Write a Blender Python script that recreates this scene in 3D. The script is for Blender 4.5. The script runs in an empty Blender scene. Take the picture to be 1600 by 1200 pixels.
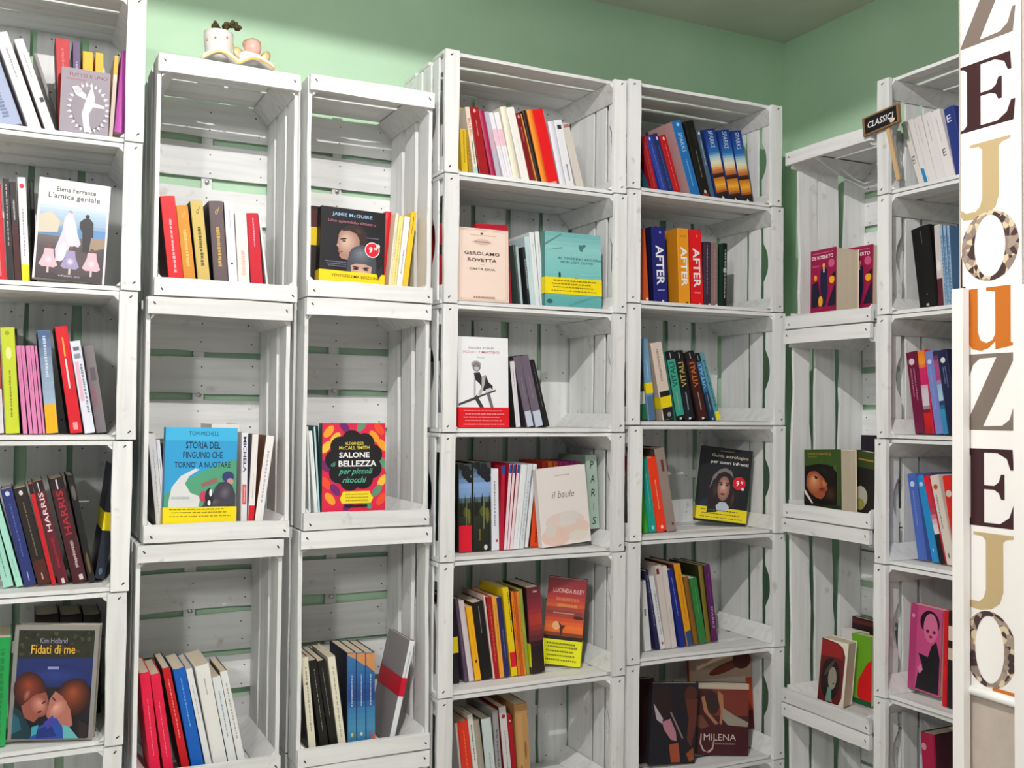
import bpy, bmesh, math, random
from mathutils import Matrix, Vector
from mathutils.geometry import tessellate_polygon
random.seed(7)
S = bpy.context.scene
COL = S.collection

# ------------------------------------------------------------------ camera
Z0 = 2.13                                     # height of the reference line (top of the tallest stack)
F_PX, YAW, PITCH, ROLL, CD, CZ = 1572.619, .460347, .0266425, .0091421, 2.14811, -.869714
def cam_axes():
    cy, sy, cp, sp = math.cos(YAW), math.sin(YAW), math.cos(PITCH), math.sin(PITCH)
    w = Vector((sy*cp, cy*cp, sp)); r = Vector((cy, -sy, 0)); u = r.cross(w)
    cr, sr = math.cos(ROLL), math.sin(ROLL)
    return cr*r+sr*u, -sr*r+cr*u, w
CR, CU, CW = cam_axes()
CPOS = Vector((0, -CD, CZ+Z0))
cam = bpy.data.cameras.new('camera'); camo = bpy.data.objects.new('camera', cam); COL.objects.link(camo)
camo.matrix_world = Matrix(((CR.x, CU.x, -CW.x, CPOS.x), (CR.y, CU.y, -CW.y, CPOS.y), (CR.z, CU.z, -CW.z, CPOS.z), (0, 0, 0, 1)))
cam.sensor_width = 36; cam.lens = F_PX/1600*36; cam.clip_start = .01
S.camera = camo
def back(u, v, axis, val):                    # pixel -> point on the plane axis = val
    d = (u-800)/F_PX*CR-(v-600)/F_PX*CU+CW
    i = 'xyz'.index(axis)
    return CPOS+d*((val-CPOS[i])/d[i])

# ------------------------------------------------------------------ light of the room
W = bpy.data.worlds.new('room_ambient'); S.world = W; W.use_nodes = True
W.node_tree.nodes['Background'].inputs[0].default_value = (.90, .97, 1.0, 1)
W.node_tree.nodes['Background'].inputs[1].default_value = .36
LAMP = Vector((.30, -1.42, Z0+.19))
LAMP_POWER = 88
FILL_POS = Vector((-1.25, -3.0, Z0+.07))  # added fill light, out of view behind the camera
FILL_POWER = 105
S.view_settings.view_transform = 'Standard'; S.view_settings.look = 'None'
S.view_settings.gamma = 1; S.view_settings.exposure = 0.0; S.view_settings.use_curve_mapping = False

# ------------------------------------------------------------------ helpers
def lin(h):
    h = h.lstrip('#')
    c = [int(h[i:i+2], 16)/255 for i in (0, 2, 4)]
    return tuple((x/12.92 if x <= .04045 else ((x+.055)/1.055)**2.4) for x in c)+(1,)
MATS = {}
def mat(h, rough=.5, metal=0.):
    k = (h, rough, metal)
    if k not in MATS:
        m = bpy.data.materials.new('paint_'+h.lstrip('#')); m.use_nodes = True
        b = m.node_tree.nodes['Principled BSDF']
        b.inputs['Base Color'].default_value = lin(h); b.inputs['Roughness'].default_value = rough; b.inputs['Metallic'].default_value = metal; b.inputs['Specular IOR Level'].default_value = .38
        MATS[k] = m
    return MATS[k]
def nodes(m):
    m.use_nodes = True; return m.node_tree.nodes, m.node_tree.links, m.node_tree.nodes['Principled BSDF']
def wood_paint():
    m = bpy.data.materials.new('whitewashed_wood'); N, L, B = nodes(m)
    tc = N.new('ShaderNodeTexCoord'); oi = N.new('ShaderNodeObjectInfo')
    add = N.new('ShaderNodeVectorMath'); add.operation = 'ADD'
    mul = N.new('ShaderNodeVectorMath'); mul.operation = 'SCALE'; mul.inputs['Scale'].default_value = 17
    comb = N.new('ShaderNodeCombineXYZ')
    for i in range(3): L.new(oi.outputs['Random'], comb.inputs[i])
    L.new(comb.outputs[0], mul.inputs[0]); L.new(tc.outputs['Object'], add.inputs[0]); L.new(mul.outputs[0], add.inputs[1])
    mp = N.new('ShaderNodeMapping'); mp.inputs['Scale'].default_value = (4, 55, 55); L.new(add.outputs[0], mp.inputs[0])
    n1 = N.new('ShaderNodeTexNoise'); n1.inputs['Scale'].default_value = 1; n1.inputs['Detail'].default_value = 5; L.new(mp.outputs[0], n1.inputs['Vector'])
    r1 = N.new('ShaderNodeValToRGB'); r1.color_ramp.elements[0].position = .25; r1.color_ramp.elements[0].color = (.695, .71, .705, 1)
    r1.color_ramp.elements[1].position = .55; r1.color_ramp.elements[1].color = (.83, .845, .842, 1); L.new(n1.outputs[0], r1.inputs[0])
    n2 = N.new('ShaderNodeTexNoise'); n2.inputs['Scale'].default_value = 26; n2.inputs['Detail'].default_value = 2; L.new(add.outputs[0], n2.inputs['Vector'])
    r2 = N.new('ShaderNodeValToRGB'); r2.color_ramp.elements[0].position = .2; r2.color_ramp.elements[0].color = (.66, .60, .53, 1)
    r2.color_ramp.elements[1].position = .34; r2.color_ramp.elements[1].color = (1, 1, 1, 1); L.new(n2.outputs[0], r2.inputs[0])
    mx = N.new('ShaderNodeMixRGB'); mx.blend_type = 'MULTIPLY'; mx.inputs[0].default_value = .75; L.new(r1.outputs[0], mx.inputs[1]); L.new(r2.outputs[0], mx.inputs[2])
    mr = N.new('ShaderNodeMapRange'); mr.inputs['To Min'].default_value = .9; mr.inputs['To Max'].default_value = 1.04; L.new(oi.outputs['Random'], mr.inputs[0])
    mx2 = N.new('ShaderNodeVectorMath'); mx2.operation = 'SCALE'; L.new(mx.outputs[0], mx2.inputs[0]); L.new(mr.outputs[0], mx2.inputs['Scale'])
    L.new(mx2.outputs[0], B.inputs['Base Color']); B.inputs['Roughness'].default_value = .62
    bp = N.new('ShaderNodeBump'); bp.inputs['Strength'].default_value = .15; bp.inputs['Distance'].default_value = .001; L.new(n1.outputs[0], bp.inputs['Height']); L.new(bp.outputs[0], B.inputs['Normal'])
    return m
def plaster(name, a, b, scale=5):
    m = bpy.data.materials.new(name); N, L, B = nodes(m)
    tc = N.new('ShaderNodeTexCoord'); n = N.new('ShaderNodeTexNoise'); n.inputs['Scale'].default_value = scale; n.inputs['Detail'].default_value = 6
    L.new(tc.outputs['Object'], n.inputs['Vector']); r = N.new('ShaderNodeValToRGB')
    r.color_ramp.elements[0].position = .3; r.color_ramp.elements[0].color = lin(a); r.color_ramp.elements[1].position = .7; r.color_ramp.elements[1].color = lin(b)
    L.new(n.outputs[0], r.inputs[0]); L.new(r.outputs[0], B.inputs['Base Color']); B.inputs['Roughness'].default_value = .85
    n3 = N.new('ShaderNodeTexNoise'); n3.inputs['Scale'].default_value = 120; L.new(tc.outputs['Object'], n3.inputs['Vector'])
    bp = N.new('ShaderNodeBump'); bp.inputs['Strength'].default_value = .15; bp.inputs['Distance'].default_value = .003; L.new(n3.outputs[0], bp.inputs['Height']); L.new(bp.outputs[0], B.inputs['Normal'])
    return m
def pages_mat():
    m = bpy.data.materials.new('page_edges'); N, L, B = nodes(m)
    tc = N.new('ShaderNodeTexCoord'); mp = N.new('ShaderNodeMapping'); mp.inputs['Scale'].default_value = (900, 900, 4); L.new(tc.outputs['Object'], mp.inputs[0])
    n = N.new('ShaderNodeTexNoise'); n.inputs['Scale'].default_value = 1; L.new(mp.outputs[0], n.inputs['Vector'])
    r = N.new('ShaderNodeValToRGB'); r.color_ramp.elements[0].color = lin('b9a98d'); r.color_ramp.elements[1].color = lin('e9dfca'); L.new(n.outputs[0], r.inputs[0])
    L.new(r.outputs[0], B.inputs['Base Color']); B.inputs['Roughness'].default_value = .9
    return m
def leopard():
    m = bpy.data.materials.new('leopard_print'); N, L, B = nodes(m)
    tc = N.new('ShaderNodeTexCoord'); v = N.new('ShaderNodeTexVoronoi'); v.inputs['Scale'].default_value = 95; L.new(tc.outputs['Object'], v.inputs['Vector'])
    r = N.new('ShaderNodeValToRGB'); r.color_ramp.interpolation = 'CONSTANT'
    e = r.color_ramp.elements; e[0].color = lin('3d2a2a'); e[1].position = .3; e[1].color = lin('8b7b72'); x = e.new(.52); x.color = lin('d5c4a4'); x = e.new(.75); x.color = lin('a08d80')
    sp = N.new('ShaderNodeSeparateColor'); L.new(v.outputs['Color'], sp.inputs[0]); L.new(sp.outputs[0], r.inputs[0]); L.new(r.outputs[0], B.inputs['Base Color']); B.inputs['Roughness'].default_value = .6
    return m
WOOD = wood_paint(); PAGES = pages_mat(); LEO = leopard()
NAIL = mat('4a4340', .5, .6)

def mesh_obj(name, me, parent=None, M=None):
    o = bpy.data.objects.new(name, me); COL.objects.link(o)
    if parent: o.parent = parent
    if M is not None: o.matrix_basis = M
    return o
def pymesh(name, v, f, mats=(), mi=None, smooth=False):
    me = bpy.data.meshes.new(name); me.from_pydata([tuple(p) for p in v], [], f)
    for m in mats: me.materials.append(m)
    if mi: me.polygons.foreach_set('material_index', mi)
    if smooth: me.polygons.foreach_set('use_smooth', [True]*len(me.polygons))
    me.update(); return me
BOXF = [(0, 3, 2, 1), (4, 5, 6, 7), (0, 1, 5, 4), (1, 2, 6, 5), (2, 3, 7, 6), (3, 0, 4, 7)]
def boxes(name, bs, mats, mi=None):
    v, f, k = [], [], []
    for j, (x0, y0, z0, x1, y1, z1) in enumerate(bs):
        n = len(v); v += [(x0, y0, z0), (x1, y0, z0), (x1, y1, z0), (x0, y1, z0), (x0, y0, z1), (x1, y0, z1), (x1, y1, z1), (x0, y1, z1)]
        f += [tuple(n+i for i in q) for q in BOXF]; k += [mi[j] if mi else 0]*6
    return pymesh(name, v, f, mats, k)
def thing(name, label, cat, M=None, group=None):
    o = bpy.data.objects.new(name, None); COL.objects.link(o); o.empty_display_size = .05
    if M is not None: o.matrix_basis = M
    o['label'] = label; o['category'] = cat
    if group: o['group'] = group
    return o
def tag(o, label, cat, group=None):
    o['label'] = label; o['category'] = cat
    if group: o['group'] = group
    return o
def struct(o): o['kind'] = 'structure'; return o
def lathe(name, prof, m, n=24, smooth=True):
    v = [(r*math.cos(2*math.pi*i/n), r*math.sin(2*math.pi*i/n), z) for r, z in prof for i in range(n)]
    f = [(a*n+i, a*n+(i+1) % n, (a+1)*n+(i+1) % n, (a+1)*n+i) for a in range(len(prof)-1) for i in range(n)]
    f.append(tuple(range(n))[::-1]); f.append(tuple((len(prof)-1)*n+i for i in range(n)))
    return pymesh(name, v, f, [m], smooth=smooth)
def tube(name, pts, rad, m, n=8):
    v, f = [], []
    for k, p in enumerate(pts):
        p = Vector(p); t = (Vector(pts[min(k+1, len(pts)-1)])-Vector(pts[max(k-1, 0)])).normalized()
        a = t.orthogonal().normalized(); b = t.cross(a); r = rad[k] if isinstance(rad, (list, tuple)) else rad
        v += [p+r*(math.cos(2*math.pi*i/n)*a+math.sin(2*math.pi*i/n)*b) for i in range(n)]
    for k in range(len(pts)-1): f += [(k*n+i, k*n+(i+1) % n, (k+1)*n+(i+1) % n, (k+1)*n+i) for i in range(n)]
    f.append(tuple(range(n))[::-1]); f.append(tuple((len(pts)-1)*n+i for i in range(n)))
    return pymesh(name, v, f, [m], smooth=True)
def blob(name, rx, ry, rz, m, seed=0, amp=.12, sub=2):
    bm = bmesh.new(); bmesh.ops.create_icosphere(bm, subdivisions=sub, radius=1); rnd = random.Random(seed)
    for p in bm.verts:
        k = 1+amp*(rnd.random()-.5)*2; p.co = Vector((p.co.x*rx*k, p.co.y*ry*k, p.co.z*rz*k))
    me = bpy.data.meshes.new(name); bm.to_mesh(me); bm.free(); me.materials.append(m)
    me.polygons.foreach_set('use_smooth', [True]*len(me.polygons)); return me

XF = 1.866                                    # front plane of the crates on the right-hand wall
# ------------------------------------------------------------------ room shell
XW, YW, ZC = XF+.297, .297, Z0+.300
green = plaster('mint_green_plaster', 'bcdfc0', 'c5e5c8'); white_pl = plaster('ceiling_plaster', 'd2d2c8', 'dadad0'); tilefl = plaster('floor_stone', 'b3aaa0', 'c4bbb0', 9)
beige = plaster('beige_pier_plaster', 'b3a79c', 'beb2a8', 30)
struct(mesh_obj('wall_main', boxes('wall_main', [(-3.2, YW, 0, XW+.15, YW+.15, ZC)], [green])))
struct(mesh_obj('wall_right', boxes('wall_right', [(XW, -4.2, 0, XW+.15, YW, ZC)], [green])))
struct(mesh_obj('ceiling', boxes('ceiling', [(-3.2, -4.2, ZC, XW+.15, YW+.15, ZC+.12)], [white_pl])))
struct(mesh_obj('floor', boxes('floor', [(-3.2, -4.2, -.1, XW+.15, YW+.15, 0)], [tilefl])))
PX = 1.52                                     # face of the pier that carries the letter banner
struct(mesh_obj('wall_pier', boxes('wall_pier', [(PX, -1.75, 0, XW, -.889, ZC)], [beige])))

# ------------------------------------------------------------------ pendant lamp (over the viewer, out of frame)
lamp = thing('pendant_lamp', 'white metal pendant lamp with a shallow shade hanging from the ceiling', 'lamp', Matrix.Translation(LAMP))
mesh_obj('shade', lathe('shade', [(.02, .105), (.06, .100), (.40, .004), (.40, 0), (.06, .092), (.02, .097)], mat('e8e6e0', .5), 40), lamp)
mesh_obj('socket', lathe('socket', [(.016, .08), (.022, .09), (.022, .13), (.012, .14)], mat('d0ccc4', .4)), lamp)
mesh_obj('cord', tube('cord', [(0, 0, .08), (0, 0, .1), (0, 0, ZC-LAMP.z)], .003, mat('eeeeee', .5)), lamp)
mesh_obj('ceiling_cup', lathe('ceiling_cup', [(.045, ZC-LAMP.z-.002), (.045, ZC-LAMP.z-.012), (.012, ZC-LAMP.z-.03)][::-1], mat('eeeeee', .5)), lamp)
pl = bpy.data.lights.new('lamp_bulb', 'POINT'); pl.energy = LAMP_POWER; pl.shadow_soft_size = .008; pl.color = (1.0, .955, .93)
plo = bpy.data.objects.new('lamp_bulb', pl); COL.objects.link(plo); plo.location = LAMP+Vector((0, 0, .04))

glob = thing('fill_globe', 'added white globe for fill light, hung out of view further back', 'lamp', Matrix.Translation(FILL_POS))  # unseen glowing globe, added to brighten the upper wall and ceiling
gm = bpy.data.materials.new('fill_glow'); gm.use_nodes = True; gb = gm.node_tree.nodes['Principled BSDF']
gb.inputs['Base Color'].default_value = (.9, .9, .9, 1); gb.inputs['Emission Color'].default_value = (1, .98, .95, 1); gb.inputs['Emission Strength'].default_value = FILL_POWER/(4*math.pi**2*.14**2)
mesh_obj('globe', lathe('globe', [(.14*math.sin(math.pi*(i+.3)/12.6), -.14*math.cos(math.pi*(i+.3)/12.6)) for i in range(13)], gm, 28), glob)
mesh_obj('stem', tube('stem', [(0, 0, .138), (0, 0, .15), (0, 0, ZC-FILL_POS.z)], .006, mat('d0ccc4', .4)), glob)

# ------------------------------------------------------------------ crates
CL, CS = .5, .3                               # length, short side; depth .295
def slat_mesh(name, L, Wd, T, seed, wav=.0016, notch=None):
    """board along X (centred), width along Y (0..Wd), thickness along Z (0..T); natural uneven long edges"""
    r = random.Random(seed); n = 20 if notch else 10; v, f = [], []
    p0, p1, q0, q1 = r.random()*6, r.random()*6, 2+r.random()*4, 2+r.random()*4
    for i in range(n+1):
        x = -L/2+L*i/n; t = i/n
        lo = wav*(math.sin(p0+q0*t)+.5*r.uniform(-1, 1)); hi = Wd+wav*(math.sin(p1+q1*t)+.5*r.uniform(-1, 1))
        if notch:
            c = abs(x)/notch[0]
            if c < 1: hi -= notch[1]*math.sqrt(1-c*c)
        v += [(x, lo, 0), (x, hi, 0), (x, hi, T), (x, lo, T)]
    for i in range(n):
        a, b = i*4, i*4+4
        f += [(a, a+1, b+1, b)[::-1], (a+1, a+2, b+2, b+1)[::-1], (a+2, a+3, b+3, b+2)[::-1], (a+3, a, b, b+3)[::-1]]
    f += [(0, 1, 2, 3)[::-1], (n*4, n*4+1, n*4+2, n*4+3)]
    return pymesh(name, v, [q[::-1] for q in f], [WOOD])
VAR = 4
M_BATTEN = [slat_mesh('batten', CS-.002, .036, .011, 10+i, .0009) for i in range(VAR)]
M_SIDE = [[slat_mesh('side_slat', CL-.002, w, .0085, 40*j+i, .0022+.0012*i) for i in range(VAR)] for j, w in enumerate((.064, .070, .080))]
M_END = [[slat_mesh('end_board', CS-.02, w, .005, 300+40*j+i, .0012, (.047, .019) if j == 0 else None) for i in range(VAR)] for j, w in enumerate((.034, .048, .120))]
M_BACK = [slat_mesh('back_board', CS-.004, .0795+.0032*i, .006, 500+i, .0018) for i in range(VAR)]
M_STRIP = [slat_mesh('back_strip', CL-.01, .026, .005, 600+i, .001) for i in range(VAR)]
pw = .036
M_POST = pymesh('corner_post', [(0, .012, 0), (pw, .012, 0), (0, .012, pw), (0, .281, 0), (pw, .281, 0), (0, .281, pw)],
                [(0, 1, 2), (3, 5, 4), (0, 3, 4, 1), (1, 4, 5, 2), (2, 5, 3, 0)], [WOOD])
def nails_mesh():
    v, f = [], []; r = random.Random(3)
    def disc(c, n, rad):
        k = len(v); c = Vector(c); n = Vector(n); a = n.orthogonal().normalized(); b = n.cross(a)
        v.extend(c+n*.0006+rad*(math.cos(i*math.pi/3)*a+math.sin(i*math.pi/3)*b) for i in range(6)); f.append(tuple(range(k, k+6)))
    for sx in (-1, 1):
        for z in (.014, CS-.014):
            k = len(v); c = Vector((sx*(CL/2-.013-.007*r.random()), -.0006, z+r.uniform(-.003, .003))); t = r.uniform(.5, 1.1)
            v.extend(c+Vector((.0042*math.cos(i*math.pi/4)*math.cos(t)-.0017*math.sin(i*math.pi/4)*math.sin(t), 0, .0042*math.cos(i*math.pi/4)*math.sin(t)+.0017*math.sin(i*math.pi/4)*math.cos(t))) for i in range(8)); f.append(tuple(range(k, k+8)))
    for i in range(5):
        for z in (.03, CS/2, CS-.03):
            for dx in (-.022, .022): disc((-.2+.1*i+dx+r.uniform(-.006, .006), .281, z+r.uniform(-.008, .008)), (0, -1, 0), .0019)
    return pymesh('nail_heads', v, f, [NAIL])
M_NAIL = nails_mesh()
M_SCREW = lathe('screw', [(.0052, 0), (.0052, .001), (.003, .0022), (.001, .0022)], mat('c9c9cc', .25, 1), 10)
def Rx(a): return Matrix.Rotation(a, 4, 'X')
def Ry(a): return Matrix.Rotation(a, 4, 'Y')
def Rz(a): return Matrix.Rotation(a, 4, 'Z')
def T(x, y, z): return Matrix.Translation((x, y, z))
RIGHT = Rz(-math.pi/2)
def crate_parts(rnd, off=.015):
    P = []
    pick = lambda l: l[rnd.randrange(len(l))]
    for sx in (-1, 1):                        # rim battens on the short ends: board X -> Z
        P.append(('batten', pick(M_BATTEN), T(sx*(CL/2-.001)-(.036 if sx > 0 else 0), 0, CS/2) @ Matrix(((0, 1, 0, 0), (0, 0, 1, 0), (1, 0, 0, 0), (0, 0, 0, 1)))))
    for sz in (0, 1):                         # long sides: three slats each, width -> depth
        for j, y in enumerate((.015, .104, .197)):
            P.append(('side_slat', pick(M_SIDE[j]), T(0, y+(off-.015)*(1 if j == 0 else .35), .0005 if sz == 0 else CS-.009)))
    for sx in (-1, 1):                        # short ends: three boards each, first with hand hold
        for j, y in enumerate((.042, .092, .153)):
            P.append(('end_board', pick(M_END[j]), T(sx*(CL/2-.0015)+(-.005 if sx > 0 else 0), y, CS/2) @ Matrix(((0, 0, 1, 0), (0, 1, 0, 0), (1, 0, 0, 0), (0, 0, 0, 1)))))
    for i in range(5):
        P.append(('back_board', pick(M_BACK), T(-.2+.1*i-.042+rnd.uniform(-.0035, .0035), .2815, CS/2) @ Matrix(((0, 1, 0, 0), (0, 0, 1, 0), (1, 0, 0, 0), (0, 0, 0, 1)))))
    P.append(('back_strip', pick(M_STRIP), T(0, .2925, CS/2-.013) @ Matrix(((1, 0, 0, 0), (0, 0, -1, 0), (0, 1, 0, 0), (0, 0, 0, 1)))))
    e = .0098
    for sx in (-1, 1):
        for sz in (0, 1):
            m = T(sx*(CL/2-e), 0, e if sz == 0 else CS-e) @ Matrix.Diagonal((-sx, 1, 1 if sz == 0 else -1, 1))
            P.append(('corner_post', M_POST, m))
    P.append(('nail_heads', M_NAIL, Matrix.Identity(4)))
    return P
CR_INFO = {}
def crate(key, wall, a0, a1, z0, z1, portrait, label, screw=False):
    rnd = random.Random(key)
    z0 += Z0; z1 += Z0; ac = (a0+a1)/2
    sx = (a1-a0)/(CS if portrait else CL); sz = (z1-z0-.0015)/(CL if portrait else CS)
    if wall == 'm': M = T(ac, 0, z0)
    else: M = T(XF, -ac, z0) @ RIGHT
    e = thing('fruit_crate', label, 'crate', M @ Matrix.Diagonal((sx, 1, sz, 1)), 'whitewashed fruit crates stacked as shelves')
    Q = T(0, 0, CL/2) @ Ry(math.pi/2) @ T(0, 0, -CS/2) if portrait else Matrix.Identity(4)
    for n, me, m in crate_parts(rnd, {'C61': .042, 'C62': .027, 'C63': .027, 'C64': .027}.get(key, .015)):
        o = mesh_obj(n, me, e, Q @ m)
        if n == 'nail_heads': o['kind'] = 'stuff'
    if screw: mesh_obj('screw', M_SCREW, e, T(0, .2812, CL*.61) @ Rx(math.pi/2))
    CR_INFO[key] = dict(wall=wall, shelf=z0+.0100*sz, p=portrait, a0=a0, a1=a1, z1=z1)
CP = {}                                       # how each crate is referred to in labels
CLIST = []
def stack(prefix, wall, zs, xs, portrait, phrases):
    for k in range(len(zs)-1):
        key = f'{prefix}{k+1}'; ph = phrases[k]; CP[key] = ph
        x0, x1 = xs[k]
        crate(key, wall, x0, x1, zs[k+1], zs[k], portrait, ('upright' if portrait else 'sideways')+' whitewashed '+ph, portrait and wall == 'm')
dx = (.009, .007, .0035, -.0025, -.0075, -.01, -.01)
stack('C1', 'm', (-.034, -.334, -.635, -.935, -1.237, -1.54, -1.84, -2.13), [(-.28+d, .22+d) for d in dx], False,
      ['crate with the grey dancer cover', 'crate with the wedding cover', 'crate with five thin pink spines', 'crate of dark thrillers beside mint spines', 'crate with the embracing couple cover',
       'empty crate below the embracing couple cover', 'empty floor-level crate two below the embracing couple cover'])
stack('C2', 'm', (-.142, -.641, -1.145, -1.642, -2.13), [(.252, .547), (.24, .537), (.229, .526), (.229, .526)], True,
      ['crate under the angel planter', 'crate with the turquoise motorbike cover', 'crate with two crimson spines', 'empty crate standing below the two crimson spines'])
stack('C3', 'm', (-.135, -.625, -1.133, -1.64, -2.13), [(.5675, .8605), (.566, .8585), (.561, .866), (.561, .866)], True,
      ['crate with the grey beanie cover', 'crate with the orange and pink swirl cover', 'crate with three blue planet spines', 'empty crate standing below the three blue planet spines'])
stack('C4', 'm', (-.026, -.317, -.621, -.921, -1.22, -1.53, -1.83, -2.13), [(.884, 1.384), (.886, 1.388), (.886, 1.384), (.884, 1.385), (.882, 1.39), (.882, 1.388), (.882, 1.388)], False,
      ['crate of red and cream leaning spines', 'crate with the pale pink bordered cover', 'crate with the black and white boy cover', 'crate with two forest spines', 'crate with the sunset cover', 'crate with the worn tan spine',
       'empty floor-level crate below the worn tan spine'])
stack('C5', 'm', (-.018, -.30, -.592, -.903, -1.198, -1.507, -1.81, -2.13), [(1.39, 1.893), (1.391, 1.899), (1.392, 1.906), (1.399, 1.908), (1.395, 1.908), (1.394, 1.905), (1.394, 1.905)], False,
      ['crate with three sunset spines', 'crate with three big-lettered spines', 'crate with four half-black spines', 'crate with the long-haired woman cover', 'crate ending in a purple spine', 'crate of dark romance covers',
       'empty floor-level crate below the dark romance covers'])
stack('C6', 'r', (-.162, -.644, -1.149, -1.643, -2.13), [(.042, .347), (.035, .345), (.03, .342), (.03, .342)], True,
      ['crate with two magenta covers', 'crate with the young man portrait cover', 'crate with the red-framed portrait cover', 'empty crate below the red-framed portrait cover'])
stack('C7', 'r', (-.059, -.341, -.631, -.927, -1.227, -1.544, -1.84, -2.13), [(.366, .866), (.366, .866), (.364, .864), (.357, .857), (.354, .856), (.354, .856), (.354, .856)], False,
      ['crate behind the chalkboard sign', 'crate with the broad black spine', 'crate with maroon and periwinkle spines', 'crate with blue and cyan spines', 'crate with the pink cartoon cover', 'crate with one dim magenta spine',
       'empty floor-level crate below the dim magenta spine'])

# ------------------------------------------------------------------ flat print (covers, spines, banner)
TXT = {}
def text2d(s, bold=0., shear=0.):
    k = (s, bold, shear)
    if k not in TXT:
        c = bpy.data.curves.new('txt', 'FONT'); c.body = s; c.resolution_u = 2; c.offset = bold; c.shear = shear; c.fill_mode = 'FRONT'
        o = bpy.data.objects.new('txt', c); me = bpy.data.meshes.new_from_object(o)
        v = [(p.co.x, p.co.y) for p in me.vertices]; f = [tuple(p.vertices) for p in me.polygons]
        bpy.data.objects.remove(o); bpy.data.meshes.remove(me); bpy.data.curves.remove(c)
        xs = [p[0] for p in v] or [0, 1]; ys = [p[1] for p in v] or [0, 1]
        x0, x1, y0, y1 = min(xs), max(xs), min(ys), max(ys)
        TXT[k] = ([((x-x0)/max(x1-x0, 1e-6)-.5, (y-y0)/max(y1-y0, 1e-6)-.5) for x, y in v], f)
    return TXT[k]
class Print:
    """flat layers in a W x H rectangle (normalised coordinates), standing in the XZ plane facing -Y"""
    def __init__(s, w, h, y0=0.): s.w, s.h, s.o, s.v, s.f, s.mi, s.m, s.n = w, h*(1-y0), h*y0, [], [], [], [], 0
    def _add(s, pts, faces, c):
        m = c if not isinstance(c, str) else mat(c)
        if m not in s.m: s.m.append(m)
        s.n += 1; y = -.0002-.00004*s.n; k = len(s.v)
        s.v += [(min(max(x, 0), 1)*s.w, y, min(max(s.o+z*s.h, 0), s.o+s.h)) for x, z in pts]; s.f += [tuple(k+i for i in q) for q in faces]; s.mi += [s.m.index(m)]*len(faces)
    def R(s, x0, y0, x1, y1, c): s._add([(x0, y0), (x1, y0), (x1, y1), (x0, y1)], [(0, 1, 2, 3)], c)
    def E(s, cx, cy, rx, ry, c, rot=0, n=20):
        a = s.w/s.h
        p = []
        for i in range(n):
            t = 2*math.pi*i/n; x, y = rx*math.cos(t), ry*math.sin(t)/a
            p.append((cx+x*math.cos(rot)-y*math.sin(rot), cy+(x*math.sin(rot)+y*math.cos(rot))*a))
        s._add(p, [tuple(range(n))], c)
    def C(s, cx, cy, r, c): s.E(cx, cy, r, r*s.w/s.h, c)
    def S(s, cx, cy, rx, ry, c0, c1, rot=0, n=7, sx=0., sy=0.):   # airbrushed ellipse, from c0 at the rim to c1
        for i in range(n):
            k = i/(n-1); h = ''.join('%02x' % int((1-k)*int(c0[j:j+2], 16)+k*int(c1[j:j+2], 16)) for j in (0, 2, 4)); q = 1-.85*k
            s.E(cx+sx*k, cy+sy*k, rx*q, ry*q, h, rot)
    def P(s, pts, c):
        tri = tessellate_polygon([[Vector((x*s.w, y*s.h, 0)) for x, y in pts]])
        s._add(pts, [t if (pts[t[1]][0]-pts[t[0]][0])*(pts[t[2]][1]-pts[t[0]][1])-(pts[t[1]][1]-pts[t[0]][1])*(pts[t[2]][0]-pts[t[0]][0]) > 0 else t[::-1] for t in tri], c)
    def G(s, stops, n=22, x0=0, x1=1):        # printed colour gradation, stops = [(height, hex)...] from the top down
        for i in range(n):
            a, b = i/n, (i+1)/n; t = (a+b)/2
            for (p, c), (q, d) in zip(stops, stops[1:]):
                if p <= t <= q:
                    k = (t-p)/(q-p) if q > p else 0
                    h = ''.join('%02x' % int((1-k)*int(c[j:j+2], 16)+k*int(d[j:j+2], 16)) for j in (0, 2, 4)); s.R(x0, 1-b, x1, 1-a, h); break
    def T(s, t, cx, cy, w, h, c, bold=0., shear=0., rot=0):
        v, f = text2d(t, bold, shear)
        if rot == 0: p = [(cx+x*w, cy+y*h) for x, y in v]
        elif rot > 0: p = [(cx-y*w, cy+x*h) for x, y in v]      # reads upwards: w across the spine, h along it
        else: p = [(cx+y*w, cy-x*h) for x, y in v]              # reads downwards
        s._add(p, f, c)
    def D(s, cx, y0, y1, w, c, n=9, seed=1):  # lettering too small to read, running along the spine
        r = random.Random(seed); y = y0
        while y < y1:
            k = (y1-y0)*r.uniform(.025, .07); s.R(cx-w/2*r.uniform(.6, 1), y, cx+w/2*r.uniform(.6, 1), min(y+k, y1), c); y += k*1.35
    def H(s, x0, x1, y, h, c, seed=1):        # lettering too small to read, one line across
        r = random.Random(seed); x = x0
        while x < x1:
            k = (x1-x0)*r.uniform(.025, .07); s.R(x, y-h/2, min(x+k, x1), y+h/2, c); x += k*1.35
    def build(s, name, parent, M=None):
        if not s.f: return None
        return mesh_obj(name, pymesh(name, s.v, s.f, s.m, s.mi), parent, M)

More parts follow.
